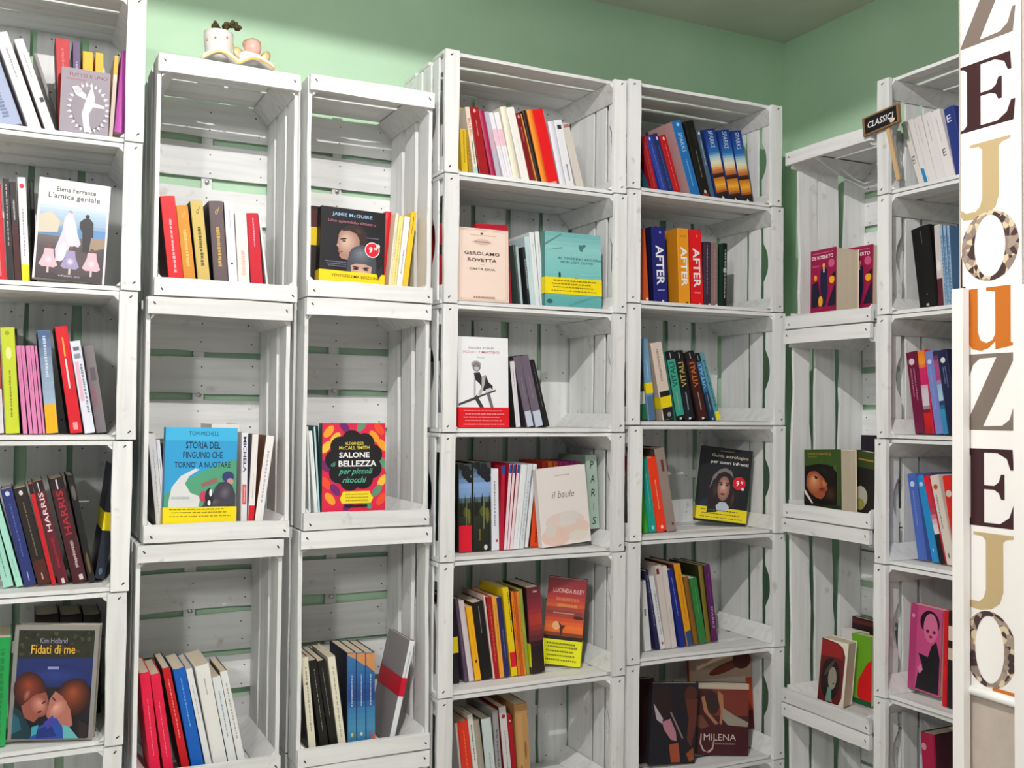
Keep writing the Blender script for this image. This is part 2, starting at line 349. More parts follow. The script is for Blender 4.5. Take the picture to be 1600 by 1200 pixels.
# ------------------------------------------------------------------ books
LABELS = {}
def frame(key, d):
    c = CR_INFO[key]
    def pt(u, v, dd=d):
        p = back(u, v, 'y', dd) if c['wall'] == 'm' else back(u, v, 'x', XF+dd)
        return (p.x if c['wall'] == 'm' else -p.y, p.z)
    def place(a, dd, z): return T(a, dd, z) if c['wall'] == 'm' else T(XF+dd, -a, z) @ RIGHT
    return c, pt, place
def lab(desc, key):
    s_ = f'{desc} in the {CP[key]}'
    if len(s_.split()) > 16: s_ = f"{desc} in {'an upright' if CR_INFO[key]['p'] else 'a sideways'} crate"
    return s_
BOOKS = {}
class Book: pass
def spine(key, ul, ur, vb, ut, vt, col, desc, side=None, d=None, gap=.0007, **kw):
    """a book standing with its spine out. Bottom corners (ul,vb),(ur,vb), top left corner (ut,vt) of the spine in photo pixels; d = how far the spine stands behind the crate's front"""
    b = Book(); b.kind = 'S'; b.key = key; b.px = (ul, ur, vb, ut, vt); b.col = col; b.desc = desc; b.side = side or col; b.gap = gap; b.kw = kw
    b.d = d if d is not None else (.032 if CR_INFO[key]['p'] else .068)
    locate(b); BOOKS.setdefault(key, []).append(b)
def locate(b):
    ul, ur, vb, ut, vt = b.px; c, pt, place = frame(b.key, b.d); zs = c['shelf']
    al, zl = pt(ul, vb); ar, _ = pt(ur, vb); at, zt = pt(ut, vt)
    k = (at-al)/(zt-zl); b.ph = math.atan(k); a = al+k*(zs-zl)          # carry the edge down to the shelf
    b.t = b.t0 = max((ar-al)*math.cos(b.ph)-b.gap, .004); b.ztop = zt
    b.a = a+b.gap/2; b.w = min(.64*(zt-zs), .272-b.d)
    rest(b)
def rest(b):
    """stand the book on the shelf, or on the crate's corner post where it reaches into the corner"""
    c = CR_INFO[b.key]; zs = c['shelf']; wedge = .0098+pw+.001
    lo, hi = c['a0']+.0115, c['a1']-.0115
    h = (b.ztop-zs)/math.cos(b.ph)
    def span(): return min(b.a, b.a+h*math.sin(b.ph)), max(b.a+b.t*math.cos(b.ph), b.a+b.t*math.cos(b.ph)+h*math.sin(b.ph))
    s0, s1 = span()
    if s0 < lo: b.a += lo-s0
    if s1 > hi: b.a -= s1-hi
    lift = max(0, c['a0']+wedge-b.a, b.a+b.t*math.cos(b.ph)-(c['a1']-wedge))
    b.z = zs+lift+(b.t*math.sin(b.ph) if b.ph > 0 else 0)+.0006
    b.h = (b.ztop-zs-lift)/math.cos(b.ph)
def face(key, TL, TR, BR, BL, col, desc, d=.03, dr=None, t=.022, lean=.04, **kw):
    """a book standing with its front cover out"""
    b = Book(); b.kind = 'F'; b.key = key; b.col = col; b.desc = desc; b.kw = kw; b.lean = lean; b.t = t; b.d = d; b.dr = dr = d if dr is None else dr
    c, pt, place = frame(key, d); zs = c['shelf']
    al, zl = pt(*BL, d); ar, zr = pt(*BR, dr); at, zt = pt(*TL, d); au, zu = pt(*TR, dr)
    k = .5*((at-al)/(zt-zl)+(au-ar)/(zu-zr)); ph = math.atan(k)
    if abs(ph) < .012: ph = 0.
    b.ph = ph; b.wd = math.hypot((ar-al), dr-d); b.yaw = math.atan2(dr-d, ar-al)
    wedge = .0098+pw+.001; b.a = al+math.tan(ph)*(zs-zl); aw = b.wd*math.cos(b.yaw)
    lo, hi = c['a0']+.0125, c['a1']-.0125
    top = .5*(zt+zu)-zs; sh = top*math.tan(ph)
    if b.a+min(0, sh) < lo: b.a = lo-min(0, sh)
    sw = b.t*math.sin(-b.yaw)
    if b.a+aw+max(0, sh)+max(0, sw) > hi: b.a = hi-aw-max(0, sh)-max(0, sw)
    lift = max(0, c['a0']+wedge-b.a, b.a+aw+max(0, sw)-(c['a1']-wedge))
    b.z = zs+lift+(b.wd*math.sin(ph) if ph > 0 else 0)+.0008
    b.h = (top-lift)/math.cos(ph)-.5*b.wd*abs(math.sin(ph))
    b.front = min(d, dr); b.t = min(t, .277-max(d, dr)-b.h*lean); b.backd = max(d, dr)+b.t+b.h*lean
    b.z += b.t*math.sin(lean)
    b.y0 = max(0., min(.3, (.5*(zl+zr)-zs-lift)/b.h)) if c['p'] else 0.
    BOOKS.setdefault(key, []).append(b)
def quad(b):
    c, s_ = math.cos(b.ph), math.sin(b.ph); w = b.t if b.kind == 'S' else b.wd*math.cos(b.yaw)
    o = Vector((b.a, b.z)); ex = Vector((c, -s_)); ez = Vector((s_, c))
    return [o, o+w*ex, o+w*ex+b.h*ez, o+b.h*ez], (ex, ez)
def depth_of_overlap(p, q):
    (P, A), (Q, B) = quad(p), quad(q); best = 1
    for ax in A+B:
        a0, a1 = min(v.dot(ax) for v in P), max(v.dot(ax) for v in P); b0, b1 = min(v.dot(ax) for v in Q), max(v.dot(ax) for v in Q)
        o = min(a1, b1)-max(a0, b0)
        if o <= 0: return 0
        best = min(best, o)
    return best
def rng(b): return (b.d, b.d+b.w) if b.kind == 'S' else (b.front, b.backd)
def settle(L):
    for f in [b for b in L if b.kind == 'F']:                  # spines stand behind the covers that hide them
        for s_ in [b for b in L if b.kind == 'S']:
            if depth_of_overlap(f, s_) > .004 and s_.d < f.backd+.002:
                if s_.d < f.front-.02: s_.w = min(s_.w, max(.05, f.front-s_.d-.003))
                else: s_.d = min(f.backd+.003, .2); locate(s_)
    for it in range(90):
        moved = False
        for i, p in enumerate(L):
            for q in L[i+1:]:
                if p.kind == 'F' and q.kind == 'F': continue
                (a0, a1), (b0, b1) = rng(p), rng(q)
                if min(a1, b1)-max(a0, b0) <= 0: continue
                o = depth_of_overlap(p, q)
                if o < .0002: continue
                if p.kind == q.kind == 'S' and abs(p.d-q.d) > .025:
                    fr, bk = (p, q) if p.d < q.d else (q, p)
                    if bk.d-fr.d > .06: fr.w = min(fr.w, bk.d-fr.d-.002); continue
                o += .0003; moved = True
                left, right = (p, q) if p.a+p.h*math.sin(p.ph)*.5 < q.a+q.h*math.sin(q.ph)*.5 else (q, p)
                for b, k in ((left, 0), (right, 1)):
                    if b.kind == 'F': continue
                    e = o if (left.kind == 'F' or right.kind == 'F') else o*.5
                    cut = min(e, max(0, b.t-.7*b.t0, 0) if b.t > .0045 else 0); b.t -= cut
                    if k: b.a += e*math.cos(b.ph)
                    else: b.a -= e-cut
                    rest(b)
        if not moved: break
    for it in range(6):                                        # what still touches gets a little slimmer
        for i, p in enumerate(L):
            for q in L[i+1:]:
                if p.kind == 'F' and q.kind == 'F': continue
                (a0, a1), (b0, b1) = rng(p), rng(q); o = depth_of_overlap(p, q)
                if min(a1, b1) <= max(a0, b0) or o <= 0: continue
                left, right = (p, q) if p.a+p.h*math.sin(p.ph)*.5 < q.a+q.h*math.sin(q.ph)*.5 else (q, p)
                if left.kind == 'S' and (left.t > right.t or right.kind == 'F' or left.t > .008): left.t = max(left.t-o-.0003, .003)
                elif right.kind == 'S': e = min(o+.0003, right.t-.003); right.t -= e; right.a += e*math.cos(right.ph); right.z -= e*math.sin(right.ph)
def build_spine(b):
    c, pt, place = frame(b.key, b.d); kw = b.kw; t, h, w = b.t, b.h, b.w
    e = thing('book', lab(b.desc, b.key), 'book', place(b.a, b.d, b.z) @ Ry(b.ph), kw.get('group') or 'books in the '+CP[b.key])
    th = min(.0012, t*.18); nseg = 5; bul = min(.0035, t*.14)
    v, f, mi = [], [], []
    prof = [(0, w), (0, bul)]+[(t*i/nseg, bul*(1-math.sin(math.pi*i/nseg))) for i in range(1, nseg)]+[(t, bul), (t, w)]
    inn = [(th, w), (th, bul+th)]+[(th+(t-2*th)*i/nseg, bul*(1-math.sin(math.pi*i/nseg))+th) for i in range(1, nseg)]+[(t-th, bul+th), (t-th, w)]
    n = len(prof)
    for zz in (0, h): v += [(x, y, zz) for x, y in prof]+[(x, y, zz) for x, y in inn]
    for i in range(n-1):
        s_ = 0 if 1 <= i <= n-3 else 1
        f += [(i, i+1, 2*n+i+1, 2*n+i), (n+i+1, n+i, 3*n+i, 3*n+i+1), (i+1, i, n+i, n+i+1), (2*n+i, 2*n+i+1, 3*n+i+1, 3*n+i)]; mi += [s_]*4
    f += [(0, 2*n, 3*n, n), (n-1, 2*n-1, 4*n-1, 3*n-1)]; mi += [1, 1]
    mesh_obj('cover', pymesh('book_cover', v, f, [mat(b.col), mat(b.side)], mi), e)
    mesh_obj('pages', boxes('book_pages', [(th, bul+th, .001, t-th, w-.003, h-.0022)], [PAGES]), e)
    p = Print(t*.94, h*.992); g_ = kw.get
    if g_('two') or g_('bot') or g_('art') or g_('txt'): p.R(0, 0, 1, 1, b.col)
    if g_('two'): p.R(0, 1-kw['two'][0], 1, 1, kw['two'][1])
    if g_('bot'): p.R(0, 0, 1, *kw['bot'])
    if g_('art'): kw['art'](p)
    if g_('txt'): x = kw['txt']; p.D(.5, x[0], x[1], x[3] if len(x) > 3 else .3, x[2], seed=int(b.px[0]*7))
    p.build('spine_print', e, T(t*.03, 0, h*.004))
    if g_('band'):                            # paper band wrapped round the book
        z0_, z1_, bc = kw['band']; g = .0006
        mesh_obj('paper_band', boxes('paper_band', [(-g, -g, h*z0_, t+g, g, h*z1_), (-g, 0, h*z0_, 0, w, h*z1_), (t, 0, h*z0_, t+g, w, h*z1_)], [mat(bc)]), e)
def build_face(b):
    c, pt, place = frame(b.key, b.d); kw = b.kw; t, h, wd = b.t, b.h, b.wd; g_ = kw.get
    e = thing('book', lab(b.desc, b.key), 'book', place(b.a, b.d, b.z) @ Rz(b.yaw) @ Rx(-b.lean) @ Ry(b.ph), g_('group') or 'books in the '+CP[b.key])
    th = .0012
    mesh_obj('cover', boxes('book_cover', [(0, 0, 0, wd, th, h), (0, t-th, 0, wd, t, h), (0, th, 0, th, t-th, h)], [mat(b.col), mat(g_('backc') or b.col), mat(g_('spinec') or b.col)], [0, 1, 2]), e)
    mesh_obj('pages', boxes('book_pages', [(th, th, .001, wd-.002, t-th, h-.002)], [PAGES]), e)
    p = Print(wd, h, b.y0)
    if g_('art'): p.R(0, -b.y0/(1-b.y0), 1, 1, b.col); kw['art'](p)
    p.build('cover_print', e)
    if g_('band'):
        z0_, z1_, bc, ln = kw['band']; g = .0016; z1_ = b.y0+(1-b.y0)*z1_
        bd = mesh_obj('paper_band', boxes('paper_band', [(-g, -g, h*z0_, wd+g, -g*.5, h*z1_), (-g, -g, h*z0_, -g*.5, t+g, h*z1_), (wd+g*.5, -g, h*z0_, wd+g, t+g, h*z1_)], [mat(bc)]), e)
        yb_ = b.y0/z1_ if z0_ == 0 else 0.
        q = Print(wd, h*(z1_-z0_), yb_); q.R(0, -yb_/(1-yb_), 1, 1, bc); ln(q); q.build('band_print', bd, T(0, -g, h*z0_))

# ------------------------------------------------------------------ the books, crate by crate
WH, CRM, YEL, BLK = 'ece9ea', 'e6dfd0', 'f3dc10', '17151a'
def dot(y, c, r=.3): return lambda p: p.C(.5, y, r, c)
def lines(c, rows, w=.8):
    def f(p):
        for i, y in enumerate(rows): p.H(.5-w/2+.03*(i % 2), .5+w/2-.05*(i % 3), y, .06, c, i+3)
    return f
# --- stack of sideways crates at the near end: crate 1
k = 'C11'
spine(k, -5, 40, 203, -55, 63, '9fabc8', 'pale blue leaning book', txt=(.1, .6, '6c7899'))
spine(k, 46, 68, 206, -9, 52, 'eae2e2', 'broad white leaning spine', txt=(.55, .85, '8f8c98', .15))
spine(k, 73.6, 90, 211, 21, 62, 'e9e2e2', 'narrower white leaning spine', side='a9a2a8', txt=(.6, .85, 'a09da6', .15), art=lambda p: p.R(.5, .33, .95, .38, '222222'))
spine(k, 93, 99, 211, 52, 84, 'a7a4a2', 'grey book tucked behind the white spines', d=.15)
spine(k, 92, 114, 212, 86, 59, 'b3121f', 'thick tall red spine', side='3a2018', txt=(.4, .9, 'd65a5a', .2))
spine(k, 115, 127, 213, 113.5, 65, '57406b', 'dark purple spine', txt=(.5, .8, 'b0a4c0'))
spine(k, 129, 145.7, 216, 129, 80, 'f0b01c', 'broader of two yellow spines', art=dot(.72, '8a5a10', .06))
spine(k, 148, 161, 219, 149, 82, 'f0b01c', 'slimmer of two yellow spines', art=dot(.75, '8a5a10', .06))
spine(k, 169, 176, 224, 179, 87, 'ded2c0', 'cream spine with yellow top', two=(.22, 'f0b01c'))
spine(k, 177.5, 196, 223, 192, 80, 'b549a6', 'magenta book leaning at the crate end', d=.04)
def dancer(p):
    p.T('TUTTO E UNO', .54, .905, .8, .05, '7a2430', .004); p.H(.1, .5, .83, .03, '9a6a78')
    for i in range(26):
        t = 2*math.pi*i/26; x, y = .57+.38*math.cos(t), .38+.36*math.sin(t)
        p.E(x, y+.02, .03, .024, 'c9c6ce'); p.E(.57+.41*math.cos(t), .40+.38*math.sin(t), .012, .026, 'd2d0d6', t-1.57)
    p.E(.57, .38, .34, .32, '857c88')
    p.P([(.5, .02), (.66, .02), (.6, .14), (.58, .3), (.66, .42), (.7, .55), (.63, .76), (.56, .62), (.5, .48), (.44, .3)], 'dddbe0')
    p.P([(.62, .5), (.9, .46), (.9, .42), (.62, .42)], 'd0ced4'); p.P([(.52, .52), (.3, .58), (.22, .7), (.3, .72), (.52, .6)], 'd0ced4'); p.E(.35, .66, .08, .05, 'bdbac2')
face(k, (97, 109), (173, 110), (168.6, 224), (92, 211), '8d8590', 'grey cover with a white dancing figure', d=.03, t=.018, art=dancer)
# crate 2
k = 'C12'
spine(k, -8, 11, 437, -18, 287, 'c2182a', 'red spine beside the black one', txt=(.05, .3, 'ee8888', .2))
spine(k, 11, 22, 438, 3.5, 279, '1d171c', 'black spine with white lettering', txt=(.35, .95, 'b9b4b4', .2))
spine(k, 22.5, 34, 439, 13.5, 284, '1c1216', 'black spine fading to maroon', bot=(.6, '3c0d12'), txt=(.62, .82, 'b9b4b4', .3))
spine(k, 34, 47.5, 440, 26.5, 277, WH, 'white spine with red emblem and yellow foot', bot=(.17, YEL), art=lambda p: (p.E(.5, .92, .3, .024, 'd01c3c'), p.D(.5, .25, .7, .2, '99969c')))
spine(k, 50, 58, 440, 45, 282, '1b181b', 'black book behind the wedding cover', d=.16)
def wedding(p):
    p.G([(0, 'f0eeee'), (.22, 'eceef2'), (.3, 'b8cce0'), (.42, '9fb8d0'), (.5, '6f94bc'), (.555, '5f86b0'), (.56, '6a625e'), (.7, '4a4146'), (1, '3a3238')], 30, .03, .97); p.R(.5, .44, .97, .53, '5f8fc4'); p.S(.2, .56, .16, .05, 'b8b4b0', 'd8cfc0', .1, 4); p.S(.5, .2, .4, .16, '4a4146', '5a4c4c', 0, 4)
    p.P([(.03, .45), (.03, .62), (.2, .68), (.32, .58), (.3, .47)], 'cfc6b4'); p.P([(.7, .3), (.97, .36), (.97, .46), (.74, .44)], '9b8672')
    p.T('Elena Ferrante', .52, .905, .55, .045, '3a3a3c'); p.T("L'amica geniale", .5, .83, .72, .07, '34363c')
    p.E(.7, .66, .03, .022, '231f25'); p.P([(.6, .6), (.66, .64), (.74, .64), (.79, .6), (.8, .46), (.77, .45), (.75, .3), (.66, .3), (.64, .5), (.6, .54)], '262229')
    p.E(.46, .68, .03, .022, 'b9a08c'); p.P([(.38, .62), (.44, .68), (.5, .67), (.56, .5), (.63, .38), (.6, .34), (.5, .36), (.4, .2), (.3, .18), (.28, .3), (.36, .48)], 'd2cede'); p.S(.48, .5, .09, .16, 'd8d4e2', 'f4f2f6', .15, 5); p.S(.38, .28, .06, .1, 'dcd8e4', 'f2f0f4', -.2, 4)
    for x, c in ((.2, 'e0b9c6'), (.5, '9d94bd'), (.8, 'e0b5c2')):
        p.E(x, .32, .03, .024, '6a4a40'); p.P([(x-.06, .3), (x+.06, .3), (x+.07, .24), (x+.13, .14), (x+.08, .115), (x, .12), (x-.08, .115), (x-.13, .14), (x-.07, .24)], c); p.S(x, .19, .07, .05, c, 'f0dce4', 0, 4); p.R(x-.015, .06, x+.015, .12, 'd8c0b8')
    p.T('edizioni e/o', .5, .045, .3, .02, 'd8d4d4')
face(k, (60, 277), (177, 291), (162.5, 449), (50, 437.5), 'f0eeee', 'white bordered cover with bride and groom walking away', d=.03, t=.024, art=wedding)
# crate 3
k = 'C13'
spine(k, -10, 7, 681, -18, 525, '9c3a22', 'rust and white spine', bot=(.45, 'd9d3d8'))
spine(k, 8.7, 31.5, 681, 0, 512, 'c3cf2e', 'lime green spine', txt=(.15, .6, '7d8a1e', .15), art=lambda p: (p.E(.45, .95, .18, .02, '9a9a20'), p.E(.5, .76, .22, .06, 'dfe39a')))
spine(k, 29, 36, 681, 20, 514, '35302a', 'dark book behind the lime spine', d=.14)
tb, bb = (24.5, 31, 39.4, 46.5, 53.5, 59.5), (35.9, 44.6, 52, 60.4, 67, 71.5)
for i in range(5):
    spine(k, bb[i], bb[i+1], 681, tb[i], 541, 'd77fb0', 'one of five thin pink spines', txt=(.5, .9, 'a85a88', .15), gap=.0012, side='8a3a66', group='five thin pink spines')
spine(k, 72.2, 92, 681, 58, 517, '7b94b4', 'blue-grey spine with orange foot', bot=(.28, 'f2ae10'), side='2c221c', art=lambda p: (p.G([(0, '3f5a86'), (.3, '8296b0'), (.72, '9fb6cc')], 12), p.R(0, 0, 1, .28, 'f2ae10'), p.D(.5, .55, .95, .3, 'c5d2e0')))
spine(k, 110, 131, 681, 85, 511, 'd00f24', 'glossy red spine with gold and white title', side='2d0f10', art=lambda p: (p.R(.42, .72, .56, .9, 'f0a040'), p.R(.42, .42, .56, .7, 'f0dada'), p.R(.3, .03, .7, .1, 'e8a0a0')))  # dark side: shadow and reflection on the red cover put into its colour
spine(k, 132, 150, 681, 107.6, 534, 'dfe2ee', 'white spine with pale pink print', art=lambda p: (p.R(.15, .35, .5, .78, 'e3b4c6'), p.D(.72, .22, .75, .25, '7e8796'), p.H(.2, .8, .92, .04, '6c7480'), p.H(.2, .8, .84, .05, '8c94a0')))
spine(k, 151, 168, 681, 129.5, 541, '7e777c', 'grey mottled spine at the end of the row', d=.1, art=lambda p: (p.R(.1, .3, .6, .55, '8f6a70'), p.R(.3, .6, .8, .75, '5f585e')))
# crate 4
k = 'C14'
spine(k, 4, 22, 914, -32, 775, '9fd6c4', 'left of two mint green spines', txt=(.1, .5, '5a8f86', .15))
spine(k, 23, 35.5, 913, -17, 772, 'a4dccb', 'right of two mint green spines', txt=(.1, .3, '7ab0a4', .15))
spine(k, 36.5, 56, 910, 0, 766, '23306a', 'navy blue spine with white emblem', art=lambda p: (p.E(.5, .95, .2, .025, 'd5d7e6'), p.D(.5, .3, .85, .14, '55629a'), p.R(.45, .05, .55, .14, '98a0c4')))
spine(k, 57.5, 79, 909, 20, 765, '1e1715', 'black spine fading to brown', bot=(.25, '4a1d16'), art=lambda p: (p.E(.5, .95, .16, .025, 'd8d4d0'), p.D(.5, .3, .85, .14, '6a6048'), p.R(.45, .05, .55, .12, 'b8a8a0')))
spine(k, 79.5, 88, 909, 43, 757, 'c01620', 'narrow bright red spine with black top', two=(.1, '201416'))
spine(k, 89, 107, 908, 49, 754, '5a1220', 'maroon spine with white surname', two=(.1, '241318'), side='1d0c10', art=lambda p: (p.T('HARRIS', .5, .7, .5, .38, 'e2d6d8', .01, 0, 1), p.D(.5, .15, .45, .3, '8c2432'), p.R(.42, .9, .52, .99, 'd8d0d0'), p.R(.35, 0, .65, .05, 'd0c8c8')))
spine(k, 113, 136, 907, 76, 750, '43121c', 'dark maroon spine with red surname', two=(.1, '1e1216'), side='1a0b0e', art=lambda p: (p.T('HARRIS', .5, .67, .5, .42, 'a82630', .01, 0, 1), p.D(.55, .14, .4, .25, 'b8a8a8'), p.R(.42, .9, .52, .99, 'd8d0d0'), p.R(.5, .02, .8, .07, 'd0c8c8')))
spine(k, 137.5, 150, 904, 104, 744, '120f10', 'black book with grey oval emblem', art=lambda p: (p.E(.5, .84, .34, .07, '5f5a56'), p.E(.5, .18, .22, .1, '6a5230')))
spine(k, 151.5, 170, 904, 178, 728, '1c2130', 'blue-black book with yellow band leaning on the crate end', band=(.42, .58, YEL), art=lambda p: p.E(.4, .06, .2, .03, '4a6070'))
# crate 5
k = 'C15'
spine(k, -15, 9, 1158, -6, 998, '1f9a4c', 'green book beside the embracing couple cover', d=.05, txt=(.1, .9, '17803e', .3))
for i, (a, b) in enumerate(((55, 92), (94, 128), (130, 158))):
    spine(k, a, b, 1150, a, 962, ('2a2320', '241c1e', '151316')[i], ('dark brown', 'dark plum', 'black')[i]+' book standing behind the embracing couple cover', d=.15)
def couple(p):
    p.R(0, 0, 1, 1, '8d8b88'); p.R(.05, .02, .95, .955, '17161c'); p.R(.05, .71, .95, .955, '26281a'); p.R(.05, .46, .95, .71, '1b2a62')
    rr = random.Random(2)
    for i in range(46): p.E(.08+.84*rr.random(), .74+.2*rr.random(), .012+.03*rr.random(), .01+.012*rr.random(), ('3c3c22', '1c2014', '4a4428', '141810')[i % 4], rr.random()*3)
    p.S(.5, .56, .42, .08, '1b2a62', '24387c', 0, 4)
    p.T('Kim Holland', .47, .865, .32, .045, '9a98b4'); p.T('Fidati di me', .47, .79, .52, .08, 'e0b040', .006); p.R(.42, .615, .55, .64, '8a90c0')
    p.S(.23, .43, .19, .17, '3a150f', '8a3a22', .3, 7, -.02, .05); p.P([(.14, .3), (.3, .4), (.42, .42), (.46, .34), (.4, .24), (.3, .16), (.18, .2)], '8e4f42'); p.S(.34, .3, .11, .1, '8e4f42', 'cf8f80', .5, 6, .02, .02); p.S(.2, .4, .035, .055, '7a3c30', 'b8705e', -.3, 4); p.E(.36, .25, .03, .01, '5a2a24', .5); p.E(.4, .33, .03, .008, '3a1c18', .7)
    p.P([(.05, .3), (.14, .26), (.26, .12), (.3, .02), (.05, .02)], '10303a'); p.P([(.05, .24), (.12, .2), (.16, .1), (.05, .06)], '1e5a68')
    p.S(.74, .37, .2, .17, '351409', '8f4526', -.3, 7, .0, .05); p.P([(.47, .36), (.53, .43), (.62, .38), (.72, .27), (.76, .14), (.66, .06), (.52, .12), (.44, .22)], 'a8695c'); p.S(.57, .27, .09, .1, 'a8695c', 'd89e90', -.6, 6, -.02, .02); p.E(.52, .36, .03, .008, '4a2018', -.8)
    p.P([(.3, .1), (.46, .16), (.56, .2), (.66, .1), (.7, .02), (.26, .02)], '23489a'); p.P([(.34, .09), (.5, .15), (.58, .04), (.34, .02)], '1a2a70'); p.P([(.42, .16), (.52, .22), (.56, .15), (.46, .1)], '3c3c98'); p.P([(.64, .14), (.72, .12), (.84, .02), (.66, .02)], '5fb0b4'); p.P([(.28, .12), (.36, .14), (.34, .06), (.28, .04)], '3a9aa4'); p.P([(.82, .18), (.94, .14), (.94, .02), (.84, .02)], '2a1c22')
face(k, (25, 982), (152.7, 976), (144, 1156), (11, 1161), '9a9894', 'dark cover of two embracing heads with gold title', d=.06, dr=.02, t=.026, art=couple)
# --- upright stack under the planter: crate 1
k = 'C21'
DL = lambda c: (lambda p: (p.T('d', .55, .9, .35, .075, c, 0, .5), p.D(.5, .3, .72, .3, c)))
spine(k, 258.5, 284, 432, 245, 306, 'e41520', 'bright red spine leaning at the row start', side='4a0a12', txt=(.15, .75, 'f2b0b4', .2))
spine(k, 285, 306, 434, 273, 321, 'd08b28', 'ochre spine', side='5a3a10', art=DL('e6bf6c'))
spine(k, 309, 329, 436, 297, 314, 'cdb464', 'khaki yellow spine', side='4a3c18', art=DL('50481e'))
spine(k, 334.5, 357, 438, 326, 314, '5d4f52', 'grey-brown spine with gold letter', side='241c1e', art=DL('c9a552'))
spine(k, 357.5, 372, 439, 350, 315, 'eceaf2', 'white spine with black dot', art=lambda p: (p.C(.45, .34, .14, '2a2a38'), p.D(.5, .72, .92, .12, 'b0b0bc')))
spine(k, 372.5, 391, 441, 367, 333, 'efe6e0', 'cream spine with faint pink print', txt=(.25, .55, 'e6bcb0', .4))
spine(k, 392.5, 413, 442, 385, 333, 'c2132c', 'crimson spine with striped head', side='3c0a14', txt=(.6, .95, 'f0a0b0', .14))
spine(k, 414, 419, 442, 402, 335, 'ece8e8', 'thin white spine at the row end')
# crate 2
k = 'C22'
spine(k, 239, 253, 820, 226, 678, 'e9e6e4', 'white spine with brown side', side='4d4340', txt=(.15, .85, 'b9b2a8', .12))
spine(k, 254, 262, 820, 242, 688, 'e8e8ee', 'white spine tucked left of the motorbike cover', txt=(.6, .8, '55556a', .15))
spine(k, 263, 269, 820, 256, 695, '20285c', 'navy sliver of a book by the motorbike cover', d=.06)
spine(k, 330, 374, 820, 331, 663, 'e9e8e6', 'thick white book behind the motorbike cover', d=.12)
def moto(p):
    p.R(0, 0, 1, 1, '2f9bd0'); p.R(0, .86, 1, 1, '3fb2e0'); p.P([(0, 0), (1, 0), (1, .66), (.8, .62), (.5, .52), (.25, .42), (0, .28)], '4e9a78')
    p.P([(.08, .0), (.06, .2), (.1, .36), (.22, .48), (.42, .56), (.48, .55), (.34, .48), (.28, .4), (.36, .3), (.5, .26), (.46, .1), (.5, 0)], 'd9dcdc')
    p.T('TOM MICHELL', .53, .935, .42, .045, '17325a', 0); p.T('STORIA DEL', .52, .81, .48, .075, '10223f', .012); p.T('PINGUINO CHE', .52, .705, .55, .07, '10223f', .012); p.T('TORNO` A NUOTARE', .52, .6, .78, .065, '10223f', .012)
    p.E(.88, .47, .085, .06, '2f3a6a'); p.E(.91, .42, .045, .035, 'c98a86'); p.P([(.7, .36), (.76, .41), (.86, .42), (.94, .38), (.99, .28), (.99, .12), (.52, .12), (.55, .2), (.66, .24)], '3e3a46'); p.S(.84, .3, .1, .1, '3e3a46', '6a6672', -.4, 5); p.S(.68, .2, .14, .05, '3e3a46', '5c5864', .2, 4)
    p.P([(.5, .4), (.72, .46), (.74, .42), (.52, .36)], '96605e'); p.E(.55, .26, .07, .06, 'b8405a'); p.E(.62, .25, .06, .1, '22222a'); p.E(.64, .3, .02, .04, 'f0f0f0'); p.E(.62, .19, .02, .03, 'f0f0f0')
    p.E(.58, .08, .13, .09, '37323c'); p.E(.9, .1, .1, .07, '2a2830'); p.E(.58, .08, .07, .05, '8a8688'); p.H(.1, .35, .25, .025, 'b8c0c4')
face(k, (260, 668), (373, 671), (368, 815), (255, 818), '2f9bd0', 'turquoise cover with a penguin riding behind a motorcyclist', d=.022, t=.03, art=moto, backc='e8e8e8', band=(0, .15, YEL, lines('8c7a10', (.35, .62, .85), .85)))
spine(k, 376, 386, 816, 378, 676, 'e4e4ec', 'white spine with navy and red lettering', art=lambda p: (p.T('MICHELA', .5, .78, .55, .36, '24285e', .02, 0, -1), p.R(.15, .28, .85, .48, 'cf5a5a'), p.D(.5, .3, .46, .3, 'e8b8b8')))
spine(k, 387, 397, 815, 394.5, 679, 'ebe7e6', 'white spine with red foot', side='8a8290', bot=(.27, 'd5152c'), txt=(.35, .6, 'b0a8a8', .12))
spine(k, 398, 411, 815, 416.6, 682, 'ecebea', 'white spine with brown side leaning right', side='8f5434', txt=(.3, .85, 'a8acb8', .25))
# crate 3
k = 'C23'
spine(k, 227, 249, 1199, 210.6, 1054, 'e01845', 'left crimson spine of a pair', txt=(.2, .75, 'f08aa0', .08))
spine(k, 250, 271, 1198, 229.6, 1056, 'e01845', 'right crimson spine of a pair', txt=(.2, .75, 'f08aa0', .08))
spine(k, 283, 296, 1197, 253, 1046, 'c00d1c', 'red spine with white publisher mark', side='2c0c10', art=lambda p: (p.D(.5, .35, .9, .16, 'e89890'), p.E(.5, .05, .26, .03, 'e8c0c0')))
spine(k, 297.6, 318, 1190, 270, 1048, '0f5cb8', 'cobalt blue spine', txt=(.45, .92, '6aa6e0', .12))
spine(k, 319, 330, 1188, 289.7, 1047, 'e6e8ea', 'narrow white spine beside the blue one', txt=(.5, .85, '9aa0a4', .12))
spine(k, 331, 354, 1185, 304, 1043, 'e9e9e6', 'thickest white spine', txt=(.72, .88, '808488', .08))
spine(k, 355, 369, 1183, 331, 1060, 'e4e8ea', 'shorter white spine with blue lettering', side='2a2a2e', txt=(.35, .85, '93a6b8', .18))
spine(k, 370, 382, 1182, 343.5, 1051, 'e8e9e6', 'white spine with brown back cover', side='4f4446', txt=(.3, .88, 'a4a8ac', .22))
